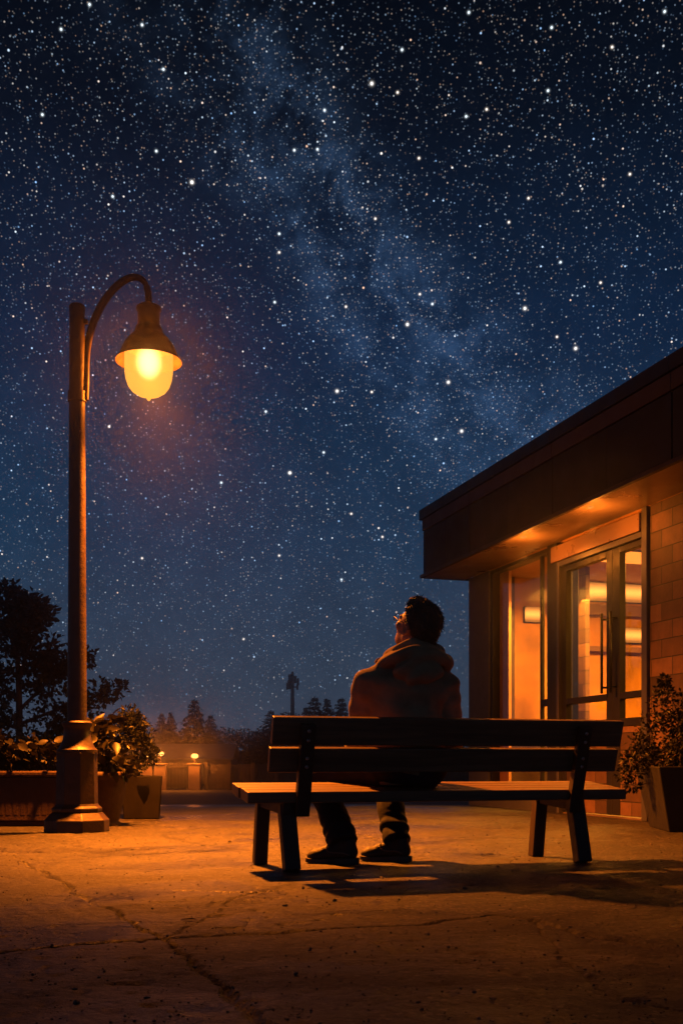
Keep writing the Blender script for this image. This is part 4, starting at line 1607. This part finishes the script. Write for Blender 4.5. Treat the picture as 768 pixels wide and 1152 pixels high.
# long fluted trough
terra = mat("terracotta", (0.05, 0.0235, 0.013), 0.75, 0.3, 7, 0.35, 50)
soil = mat("soil", (0.018, 0.0132, 0.0096), 0.95, 0.4, 20, 0.6, 60)


def build_trough():
    D = 9.15
    s = D / F
    x0, x1 = (-75 - CX) * s, (76 - CX) * s
    cx = (x0 + x1) / 2
    root = empty("trough_planter", (cx, D + 0.22, 0))
    tag(root, "long fluted terracotta trough on the ground left of the lamp post", "planter")
    hw_, hd = (x1 - x0) / 2, 0.21
    bm = bmesh.new()
    box(bm, (-hw_ + 0.05, -hd + 0.03, 0.0), (hw_ - 0.05, hd - 0.03, 0.045), 0.008)
    box(bm, (-hw_ + 0.03, -hd + 0.012, 0.046), (hw_ - 0.03, hd - 0.012, 0.43), 0.01)
    n = 17
    for k in range(n):
        x = -hw_ + 0.08 + (2 * hw_ - 0.16) * k / (n - 1)
        box(bm, (x - 0.020, -hd + 0.0105, 0.10), (x + 0.020, -hd + 0.03, 0.395), 0.001)
    bm_obj("tub", bm, terra, root)
    bm = bmesh.new()
    for a, b in (((-hw_, -hd - 0.02, 0.432), (hw_, -hd + 0.03, 0.478)), ((-hw_, hd - 0.03, 0.432), (hw_, hd + 0.02, 0.478)),
                 ((-hw_, -hd + 0.032, 0.432), (-hw_ + 0.05, hd - 0.032, 0.478)), ((hw_ - 0.05, -hd + 0.032, 0.432), (hw_, hd - 0.032, 0.478))):
        box(bm, a, b, 0.014, seg=2)
    bm_obj("rim", bm, terra, root)
    bm = bmesh.new()
    box(bm, (-hw_ + 0.052, -hd + 0.034, 0.40), (hw_ - 0.052, hd - 0.034, 0.455))
    bm_obj("soil", bm, soil, root)
    rng = np.random.default_rng(31)
    st = []
    for k in range(30):
        st.append((rng.uniform(-hw_ + 0.02, hw_ - 0.02), rng.uniform(-0.26, 0.14), rng.uniform(0.10, 0.36)))
    b = empty("trough_plant", (cx, D + 0.22, 0.452))
    tag(b, "broad-leaved plant filling the long trough, leaves lit orange", "plant")
    # the stems rise along the whole trough
    bm = bmesh.new()
    pos, nr = [], []
    for t_ in st:
        root_x = t_[0] * 0.93
        sp = spline([(root_x, 0, 0), (root_x * 0.7 + t_[0] * 0.3, t_[1] * 0.5, t_[2] * 0.7), t_], 5)
        tube(bm, sp, 0.006, 5)
        for i in range(3, len(sp)):
            for _ in range(2):
                pos.append(np.array(sp[i]) + rng.normal(size=3) * 0.02); o = rng.normal(size=3); o[2] *= 0.4; nr.append(o)
    bm_obj("stems", bm, bark, b, True)
    V, Fc = leaves_mesh(np.array(pos), rng.uniform(0.06, 0.125, len(pos)), rng, 0.62, np.array(nr), 0.25, 0.35, 'broad')
    mesh_obj("leaves", V, Fc, leafmat("broad_leaf", (0.014, 0.012, 0.005), 0.5), b, smooth=True)


build_trough()


def build_round_pot():
    s = 9.45 / F
    c = Vector(((106 - CX) * s, 9.45, 0))
    root = empty("round_pot", c)
    tag(root, "round terracotta pot with rolled rim beside the lamp foot", "planter")
    Z = lambda py: max(0.0, H + (HY - py) * s)
    bm = bmesh.new()
    pr = [(58, 931), (60, 930), (60, 926), (54, 923.5), (56, 921), (64, 905), (70, 890), (72.5, 879), (73, 876.5)]
    lathe(bm, [(w_ / 2 * s, Z(py)) for w_, py in pr], 40, cap=True)
    bm_obj("tub", bm, terra, root, True, autosmooth=40)
    bm = bmesh.new()
    pr = [(72, 876.8), (77, 875.5), (79.5, 872.5), (79, 869.5), (76, 868), (70, 868), (66, 870.5), (64, 876), (8, 876.2)]
    lathe(bm, [(w_ / 2 * s, Z(py)) for w_, py in pr], 40, cap=True)
    bm_obj("rim", bm, terra, root, True, autosmooth=50)
    bm = bmesh.new()
    lathe(bm, [(62 / 2 * s, Z(876)), (60 / 2 * s, Z(871.5)), (0.02, Z(870.8))], 24)
    bm_obj("soil", bm, soil, root, True)
    rng = np.random.default_rng(8)
    st = [(0.30, -0.16, 0.14), (0.36, -0.05, 0.04), (0.22, -0.22, 0.27), (0.16, -0.1, 0.38), (0.05, -0.2, 0.34), (-0.1, -0.1, 0.4), (-0.2, -0.12, 0.3), (0.3, 0.08, 0.26),
          (0.12, 0.05, 0.44), (-0.02, 0.1, 0.48), (0.24, -0.25, 0.06), (0.33, -0.12, -0.02), (0.1, -0.28, 0.18), (0.2, 0.0, 0.5), (-0.3, 0, 0.25)]
    broad_plant("pot_plant", "arching broad-leaved plant spilling out of the round terracotta pot", (c.x, c.y, Z(870)), st, rng, (0.085, 0.16), (0.014, 0.012, 0.005), "pot_leaf", 0.55, 8)


build_round_pot()


def square_pot(name, label, base, top, bot, h, m, rz):
    root = empty(name, base, rz)
    tag(root, label, "planter")
    bm = bmesh.new()
    v = []
    for z, r in ((0, bot), (h - 0.0, top)):
        v.append([bm.verts.new((x * r, y * r, z)) for x, y in ((-1, -1), (1, -1), (1, 1), (-1, 1))])
    for k in range(4):
        bm.faces.new((v[0][k], v[0][(k + 1) % 4], v[1][(k + 1) % 4], v[1][k]))
    bm.faces.new(v[0][::-1])
    ins = top - 0.03
    vi = [bm.verts.new((x * ins, y * ins, h)) for x, y in ((-1, -1), (1, -1), (1, 1), (-1, 1))]
    vj = [bm.verts.new((x * (ins - 0.01), y * (ins - 0.01), h - 0.07)) for x, y in ((-1, -1), (1, -1), (1, 1), (-1, 1))]
    for k in range(4):
        bm.faces.new((v[1][k], v[1][(k + 1) % 4], vi[(k + 1) % 4], vi[k]))
        bm.faces.new((vi[k], vi[(k + 1) % 4], vj[(k + 1) % 4], vj[k]))
    tub = bm_obj("tub", bm, m, root)
    b = tub.modifiers.new("bevel", 'BEVEL'); b.width = 0.012; b.segments = 3
    bm = bmesh.new()
    r = ins - 0.012
    box(bm, (-r, -r, h - 0.10), (r, r, h - 0.045))
    bm_obj("soil", bm, soil, root)
    return root


gp = mat("grey_pot", (0.013, 0.0115, 0.011), 0.9, 0.25, 8, 0.2, 60, spec=0.02)
Dg = 10.55
sg = Dg / F
pot = square_pot("square_pot", "square grey pot with a dark shield emblem, beside the round pot", ((160 - CX) * sg, Dg, 0), 0.195, 0.168, 0.42, gp, R(8))
# dark shield-shaped emblem on its front
bm = bmesh.new()
sh = [(-0.060, 0.335), (0.0, 0.322), (0.060, 0.335), (0.056, 0.26), (0.038, 0.205), (0.008, 0.150), (-0.020, 0.205), (-0.050, 0.26)]
fr = [bm.verts.new((x + 0.02, -(0.168 + 0.027 * z / 0.42) - 0.004, z)) for x, z in sh]
bk = [bm.verts.new((x + 0.02, -(0.168 + 0.027 * z / 0.42) + 0.006, z)) for x, z in sh]
bm.faces.new(fr)
bm.faces.new(bk[::-1])
for k in range(8): bm.faces.new((fr[k], bk[k], bk[(k + 1) % 8], fr[(k + 1) % 8]))
bm_obj("emblem", bm, mat("emblem_dark", (0.002, 0.002, 0.002), 0.95, 0.2, spec=0.0), pot)
bush("dark_shrub", "dark upright shrub growing in the square grey pot", ((152 - CX) * sg, Dg, 0.37), 0.40, 0.36, 0.74, np.random.default_rng(3), (0.035, 0.06), 52, 30, (0.012, 0.014, 0.007), "shrub_leaf", "shrub",
     spire=[(-0.06, 0.68, 0.08), (-0.10, 0.62, 0.09), (0.0, 0.58, 0.1), (0.09, 0.3, 0.1)])

Dr = 8.75
sr = Dr / F
bp = mat("black_pot", (0.0065, 0.006, 0.0055), 0.6, 0.3, 8, 0.2, 60)
square_pot("tapered_planter", "tall tapered black planter at the right in front of the tiled wall", ((790 - CX) * sr, Dr, 0), 0.46, 0.355, 0.52, bp, R(-4))
bush("leafy_shrub", "bushy small-leaved shrub with a tall spire in the black planter", ((784 - CX) * sr, Dr, 0.46), 1.05, 0.8, 0.50, np.random.default_rng(12), (0.028, 0.052), 78, 64, (0.016, 0.015, 0.007), "small_leaf", "shrub",
     spire=[(-0.28, 0.76, 0.05), (-0.27, 0.70, 0.07), (-0.27, 0.62, 0.09), (-0.30, 0.54, 0.10), (-0.36, 0.44, 0.10), (-0.40, 0.34, 0.10), (-0.48, 0.24, 0.10), (-0.56, 0.10, 0.09),
            (-0.60, 0.0, 0.07), (-0.52, 0.02, 0.09), (-0.10, 0.62, 0.08), (-0.06, 0.52, 0.12), (-0.2, 0.4, 0.14), (0.05, 0.55, 0.12), (-0.30, 0.12, 0.14), (-0.45, 0.12, 0.12), (-0.52, -0.10, 0.06)])


# ------------------------------------------------------------------ beyond the plaza: pillars with lamps, fence, shed, mast, trees
def build_far():
    D = 40.0
    s = D / F
    gz = tz(D)
    brick = mat("pillar_stone", (0.24, 0.16, 0.10), 0.8, 0.3, 3, 0.4, 12)
    grp = "lamp-topped pillars along the far boundary"
    data = [(134, "lamp-topped stone pillar glimpsed through the leaves of the round pot", 845.5),
            (166, "lamp-topped stone pillar half hidden by the dark potted shrub", 849.5),
            (181, "lit stone pillar with lamp just right of the dark potted shrub", 848),
            (219.5, "lit stone pillar with lamp standing next to the plank fence", 850.5)]
    for px, lab, ly in data:
        x = (px - CX) * s
        root = empty("gate_pillar", (x, D, gz))
        tag(root, lab, "pillar", grp)
        top = H + (HY - 858.5) * s - gz
        hw_ = 0.215
        bm = bmesh.new()
        box(bm, (-hw_, -hw_, -0.05), (hw_, hw_, top - 0.06), 0.01)
        bm_obj("shaft", bm, brick, root)
        bm = bmesh.new()
        box(bm, (-hw_ - 0.05, -hw_ - 0.05, top - 0.058), (hw_ + 0.05, hw_ + 0.05, top), 0.012)
        bm_obj("cap", bm, brick, root)
        lz = H + (HY - ly) * s - gz
        bm = bmesh.new()
        lathe(bm, [(0.03, top + 0.001), (0.03, lz - 0.09), (0.06, lz - 0.085)], 12, c=(0, -0.08, 0))
        bm_obj("lamp_stem", bm, mat("lamp_paint", (0.085, 0.05, 0.032)), root, True, autosmooth=40)
        bm = bmesh.new()
        lathe(bm, [(0.05, lz - 0.084), (0.125, lz - 0.05), (0.13, lz + 0.03), (0.09, lz + 0.07), (0.02, lz + 0.085)], 16, c=(0, -0.08, 0))
        bm_obj("lamp_globe", bm, emit("pillar_lamp", (1.0, 0.38, 0.08), 4.0), root, True)
        ld = bpy.data.lights.new("pillar_glow", 'POINT')
        ld.energy = 95
        ld.color = (1.0, 0.22, 0.02)
        ld.shadow_soft_size = 0.1
        lo = bpy.data.objects.new("pillar_glow", ld)
        COL.objects.link(lo)
        lo.parent = root
        lo.location = (0, -0.42, lz - 0.02)
    # dark gate between the two lit pillars
    gate = empty("garden_gate", ((200.5 - CX) * s, D + 0.05, gz))
    tag(gate, "dark boarded gate between the two lit stone pillars", "gate")
    bm = bmesh.new()
    for k in range(7):
        x = -0.39 + 0.13 * k
        box(bm, (x - 0.06, -0.015, 0.05), (x + 0.06, 0.015, 1.02), 0.004)
    bm_obj("boards", bm, mat("gate_board", (0.035, 0.026, 0.02), 0.7, 0.3, 5, 0.2, 20), gate)
    for z in (0.2, 0.85):
        bm = bmesh.new()
        box(bm, (-0.45, -0.045, z - 0.04), (0.45, -0.017, z + 0.04), 0.004)
        bm_obj("rail", bm, mat("gate_board", (0.035, 0.026, 0.02)), gate)
    # fence
    x0, x1 = (231 - CX) * s, (545 - CX) * s
    fen = empty("plank_fence", (x0, D + 0.1, gz))
    tag(fen, "low weathered plank fence running behind the bench", "fence")
    fw = mat("fence_board", (0.11, 0.085, 0.065), 0.85, 0.35, 4, 0.3, 20)
    hgt = H + (HY - 859) * s - gz
    bm = bmesh.new()
    n = int((x1 - x0) / 0.15)
    rg = random.Random(2)
    for k in range(n):
        x = 0.15 * k
        box(bm, (x + 0.006, -0.012 + rg.uniform(-0.004, 0.004), 0.03), (x + 0.144, 0.012, hgt - rg.uniform(0.02, 0.05)), 0.003)
    bm_obj("boards", bm, fw, fen)
    for z in (0.25, 0.85):
        bm = bmesh.new()
        box(bm, (0, 0.014, z - 0.04), (x1 - x0, 0.06, z + 0.04), 0.004)
        bm_obj("rail", bm, fw, fen)
    for px in (232, 258, 285, 312, 340, 368, 396, 424, 452, 480, 508, 536):
        bm = bmesh.new()
        x = (px - 231) * s
        box(bm, (x - 0.07, -0.10, 0), (x + 0.07, -0.02, hgt + 0.03), 0.008)
        bm_obj("post", bm, fw, fen)
    hx = mat("hedge_wall", (0.05, 0.05, 0.05))
    # left boundary continues as low dark wall behind the plants
    wl = empty("boundary_wall", ((-40 - CX) * s, D + 0.1, gz))
    tag(wl, "low dark boundary wall running behind the lamp-topped pillars", "wall")
    bm = bmesh.new()
    box(bm, (0, -0.1, -0.05), ((157 + 40) * s, 0.1, 0.8), 0.01)
    bm_obj("masonry", bm, brick, wl)
    bm = bmesh.new()
    box(bm, (-0.02, -0.14, 0.803), ((157 + 40) * s + 0.02, 0.14, 0.87), 0.012)
    bm_obj("coping", bm, brick, wl)

    # long low shed with a grey roof
    D2 = 48.0
    s2 = D2 / F
    g2 = tz(D2)
    xs0, xs1 = (168 - CX) * s2, (262 - CX) * s2
    sh_ = empty("shed", (xs0, D2, g2))
    tag(sh_, "long low shed with a pale bluish roof beyond the lit pillars", "shed")
    L = xs1 - xs0
    zr = H + (HY - 836) * s2 - g2
    ze = H + (HY - 853) * s2 - g2
    bm = bmesh.new()
    box(bm, (0.1, 0.2, -0.1), (L - 0.1, 3.4, ze - 0.02), 0.01)
    bm_obj("wall", bm, mat("shed_wall", (0.12, 0.11, 0.10), 0.85, 0.2, 3), sh_)
    V = [(0, 0, ze), (L, 0, ze), (L, 1.8, zr), (0, 1.8, zr), (0, 3.6, ze), (L, 3.6, ze)]
    V += [(x, y, z - 0.07) for x, y, z in V]
    Fc = [(0, 1, 2, 3), (3, 2, 5, 4), (7, 6, 9, 8), (8, 9, 10, 11), (0, 6, 7, 1), (4, 5, 11, 10), (0, 3, 9, 6), (3, 4, 10, 9), (1, 7, 8, 2), (2, 8, 11, 5)]
    mesh_obj("roof", V, Fc, mat("shed_roof", (0.20, 0.215, 0.24), 0.6, 0.15, 2, 0.1, 10), sh_)

    # telecom mast
    D3 = 63.0
    s3 = D3 / F
    g3 = tz(D3)
    mt = empty("telecom_mast", ((329 - CX) * s3, D3, g3))
    tag(mt, "slim telecom mast with panel antennas above the far trees", "mast")
    steel = mat("mast_steel", (0.07, 0.07, 0.075), 0.6, 0.2, metal=0.3)
    Zt = lambda py: H + (HY - py) * s3 - g3
    bm = bmesh.new()
    lathe(bm, [(0.145, -0.2), (0.115, Zt(790)), (0.09, Zt(758)), (0.05, Zt(755.5))], 12)
    bm_obj("pole", bm, steel, mt, True, autosmooth=40)
    for py in (761, 767, 773):
        bm = bmesh.new()
        lathe(bm, [(0.05, -0.02), (0.26, -0.02), (0.26, 0.02), (0.05, 0.02)], 6, c=(0, 0, Zt(py)))
        bm_obj("platform", bm, steel, mt)
    for a, py0, py1, r in ((0.2, 763, 771, 0.52), (2.3, 765, 775, 0.5), (4.2, 759, 766, 0.45), (3.3, 768, 776, 0.50), (0.0, 770, 776, 0.46), (5.2, 762, 769, 0.5)):
        bm = bmesh.new()
        r *= 0.62
        Mx = Matrix.Rotation(a, 4, 'Z')
        box(bm, (r - 0.055, -0.10, Zt(py1)), (r + 0.055, 0.10, Zt(py0)), 0.015, Mx)
        box(bm, (0.06, -0.02, Zt((py0 + py1) / 2) - 0.04), (r - 0.057, 0.02, Zt((py0 + py1) / 2) + 0.04), 0, Mx)
        bm_obj("antenna", bm, steel, mt)


build_far()


def far_trees():
    rng = np.random.default_rng(77)
    lm = leafmat("far_needle", (0.024, 0.031, 0.020), 0.8)
    lm2 = leafmat("far_leaf", (0.026, 0.032, 0.018), 0.8)

    def proto(kind, seed):
        r = np.random.default_rng(seed)
        pos, out_, size = [], [], []
        if kind == 'fir':
            nl = 17
            for i in range(nl):
                f = i / (nl - 1)
                z = 0.10 + 0.88 * f
                rad = (0.33 * (1 - f) ** 0.9 + 0.008) * r.uniform(0.72, 1.18)
                nb = int(12 - 6 * f)
                for k in range(nb):
                    a = 6.28 * k / nb + r.uniform(-.4, .4)
                    rr = rad * r.uniform(0.7, 1.15)
                    for t_ in np.linspace(0.15, 1, 8):
                        for _ in range(2):
                            p = np.array((rr * t_ * math.cos(a), rr * t_ * math.sin(a), z - 0.10 * rr * t_ + 0.01)) + r.normal(size=3) * 0.012
                            pos.append(p); out_.append((math.cos(a), math.sin(a), -0.35)); size.append(r.uniform(0.050, 0.10) * (1.1 - 0.68 * f))
        else:
            cen, rad = [], []
            for k in range(34):
                q = r.normal(size=3); q /= np.linalg.norm(q)
                q *= r.uniform(0.3, 1) ** 0.5
                cen.append((q[0] * 0.33, q[1] * 0.33, 0.60 + q[2] * 0.32)); rad.append(r.uniform(0.08, 0.15))
            p_, o_ = clumped(r, cen, rad, 44)
            pos, out_, size = list(p_), list(o_), list(r.uniform(0.025, 0.055, len(p_)))
        V, Fc = leaves_mesh(np.array(pos), np.array(size), r, 0.55, np.array(out_))
        me = bpy.data.meshes.new("crown")
        me.from_pydata(V, [], Fc)
        me.materials.append(lm if kind == 'fir' else lm2)
        bm = bmesh.new()
        tube(bm, [(0, 0, -0.03), (0.004, 0, 0.3), (0, 0.003, 0.62), (0, 0, 0.94)], [0.022, 0.017, 0.010, 0.003], 6)
        if kind != 'fir':
            for a in range(5):
                tube(bm, [(0, 0, 0.35), (0.12 * math.cos(a * 1.26), 0.12 * math.sin(a * 1.26), 0.55), (0.24 * math.cos(a * 1.26), 0.24 * math.sin(a * 1.26), 0.7)], [0.011, 0.008, 0.003], 5)
        mt = bpy.data.meshes.new("trunk")
        bm.to_mesh(mt)
        bm.free()
        mt.materials.append(bark)
        return me, mt
    protos = {('fir', k): proto('fir', 100 + k) for k in range(3)}
    protos.update({('round', k): proto('round', 200 + k) for k in range(3)})
    # px of the trunk, top of the crown (photo y), kind, width factor, distance, label
    T_ = [(182, 804, 'fir', 1.1, 59.3, "small pointed fir, first of the far row right of the dark shrub"),
          (192, 803, 'fir', 1.1, 57.5, "thin pointed fir directly left of the broad far fir"),
          (219, 789, 'fir', 1.35, 55.7, "broad tall fir, the largest between lamp post and bench"),
          (237, 806, 'fir', 1.2, 58.1, "shorter fir close on the right side of the broad tall fir"),
          (262, 815, 'round', 1.4, 59.3, "round-crowned far tree midway between broad fir and bench"),
          (280, 816, 'round', 1.3, 60.5, "low round far tree just left of the bench back"),
          (305, 801, 'fir', 1.5, 60.5, "fir directly left of the telecom mast"),
          (330, 797, 'round', 1.2, 59.9, "dense round tree at the foot of the telecom mast"),
          (344, 797, 'fir', 1.2, 59.3, "short fir next to the telecom mast on its right"),
          (354, 786, 'fir', 1.35, 57.5, "tall fir, first of the three above the bench back"),
          (368, 788, 'fir', 1.2, 58.7, "tall fir, middle one of the three above the bench back"),
          (384, 787, 'fir', 1.3, 57.5, "tall fir touching the man's left sleeve in view"),
          (164, 816, 'round', 1.3, 58.7, "low round far tree peeping past the dark potted shrub"),
          (520, 806, 'round', 1.0, 59.3, "low far tree in the gap between man and building"),
          (203, 818, 'round', 1.4, 62.9, "low round far tree behind the thin pointed fir"),
          (250, 822, 'round', 1.5, 64.1, "lowest round far tree right of the broad tall fir"),
          (294, 818, 'round', 1.4, 62.9, "low round far tree behind the left end of the bench back"),
          (130, 800, 'round', 1.4, 58.1, "round far tree behind the leaves of the round pot")]
    for i, (px, top, kind, wf, D, lab) in enumerate(T_):
        s = D / F
        gz = tz(D) - 0.15
        h_ = H + (HY - top) * s - gz
        me, mt = protos[(kind, i % 3)]
        root = empty("fir_tree" if kind == 'fir' else "round_tree", ((px - CX) * s, D, gz), rng.uniform(0, 6.28))
        root.scale = (h_ * wf * (0.85 if kind == 'fir' else 0.95), h_ * wf * (0.85 if kind == 'fir' else 0.95), h_)
        tag(root, lab, "tree", "far trees along the skyline")
        for nm, m in (("crown", me), ("trunk", mt)):
            o = bpy.data.objects.new(nm, m)
            COL.objects.link(o)
            o.parent = root
    # undergrowth that closes the foot of the tree row
    r = np.random.default_rng(9)
    cen, rad = [], []
    for x in np.arange(-22, 18, 0.55):
        y = 54.5 + r.uniform(-2, 7)
        cen.append((x, y, tz(y) + r.uniform(0.1, 1.0 + 0.6 * math.sin(x * 0.9) ** 2))); rad.append(r.uniform(0.5, 0.9))
    p_, o_ = clumped(r, cen, rad, 70, 0.7)
    V, Fc = leaves_mesh(p_, r.uniform(0.16, 0.32, len(p_)), r, 0.6, o_)
    tag(mesh_obj("undergrowth", V, Fc, lm2), kind='stuff')


far_trees()


# ------------------------------------------------------------------ small things on the ground
def grit():
    r = np.random.default_rng(15)
    bm = bmesh.new()
    bmesh.ops.create_icosphere(bm, subdivisions=1, radius=1.0)
    bv = np.array([v.co for v in bm.verts])
    bf = np.array([[v.index for v in f.verts] for f in bm.faces])
    bm.free()
    N = 3200
    y = 2.2 + 8.5 * r.uniform(0, 1, N) ** 1.7
    x = r.uniform(-0.38, 0.38, N) * y * 1.1
    sz = r.uniform(0.0014, 0.0046, N) * (0.75 + 0.07 * y)
    sz[r.uniform(0, 1, N) < 0.02] *= 2.2
    sc = r.uniform(0.6, 1.35, (N, 3)) * (1, 1, 0.65)
    V = bv[None] * sc[:, None, :] * sz[:, None, None] * (1 + 0.18 * r.normal(size=(N, len(bv), 1)))
    V = V + np.stack((x, y, sz * 0.3), 1)[:, None, :]
    Fc = bf[None] + (np.arange(N) * len(bv))[:, None, None]
    o = mesh_obj("grit", V.reshape(-1, 3).tolist(), Fc.reshape(-1, 3).tolist(), mat("grit_stone", (0.09, 0.0765, 0.06525), 0.6, 0.6, 9))
    tag(o, kind='stuff')
    c = G(212, 1036)
    V = [(-0.026, -0.004, 0.003), (-0.010, 0.010, 0.007), (0.012, 0.009, 0.009), (0.030, 0.0, 0.004), (0.010, -0.010, 0.010), (-0.012, -0.010, 0.008), (0, 0, 0.004)]
    Fc = [(6, 0, 1), (6, 1, 2), (6, 2, 3), (6, 3, 4), (6, 4, 5), (6, 5, 0)]
    lf = mesh_obj("fallen_leaf", V, Fc, mat("dry_leaf", (0.27, 0.168, 0.072), 0.5, 0.2, 60), loc=(c.x, c.y, 0.001))
    sol = lf.modifiers.new("solid", 'SOLIDIFY'); sol.thickness = 0.0012
    tag(lf, "dry leaf lying alone on the concrete left of the bench", "leaf")


grit()

# ------------------------------------------------------------------ night air
bm = bmesh.new()
box(bm, (-94, -8, -1.6), (94, 90, 9))
hz = bm_obj("haze", bm)
m = bpy.data.materials.new("night_air")
m.use_nodes = True
t = NT(m.node_tree)
t.n.clear()
o = t.new('ShaderNodeOutputMaterial')
pv = t.new('ShaderNodeVolumePrincipled')
pv.inputs['Color'].default_value = (0.9, 0.92, 0.95, 1)
pv.inputs['Density'].default_value = HAZE
pv.inputs['Anisotropy'].default_value = 0.985
t.l.new(pv.outputs[0], o.inputs['Volume'])
hz.data.materials.append(m)
tag(hz, kind='stuff')
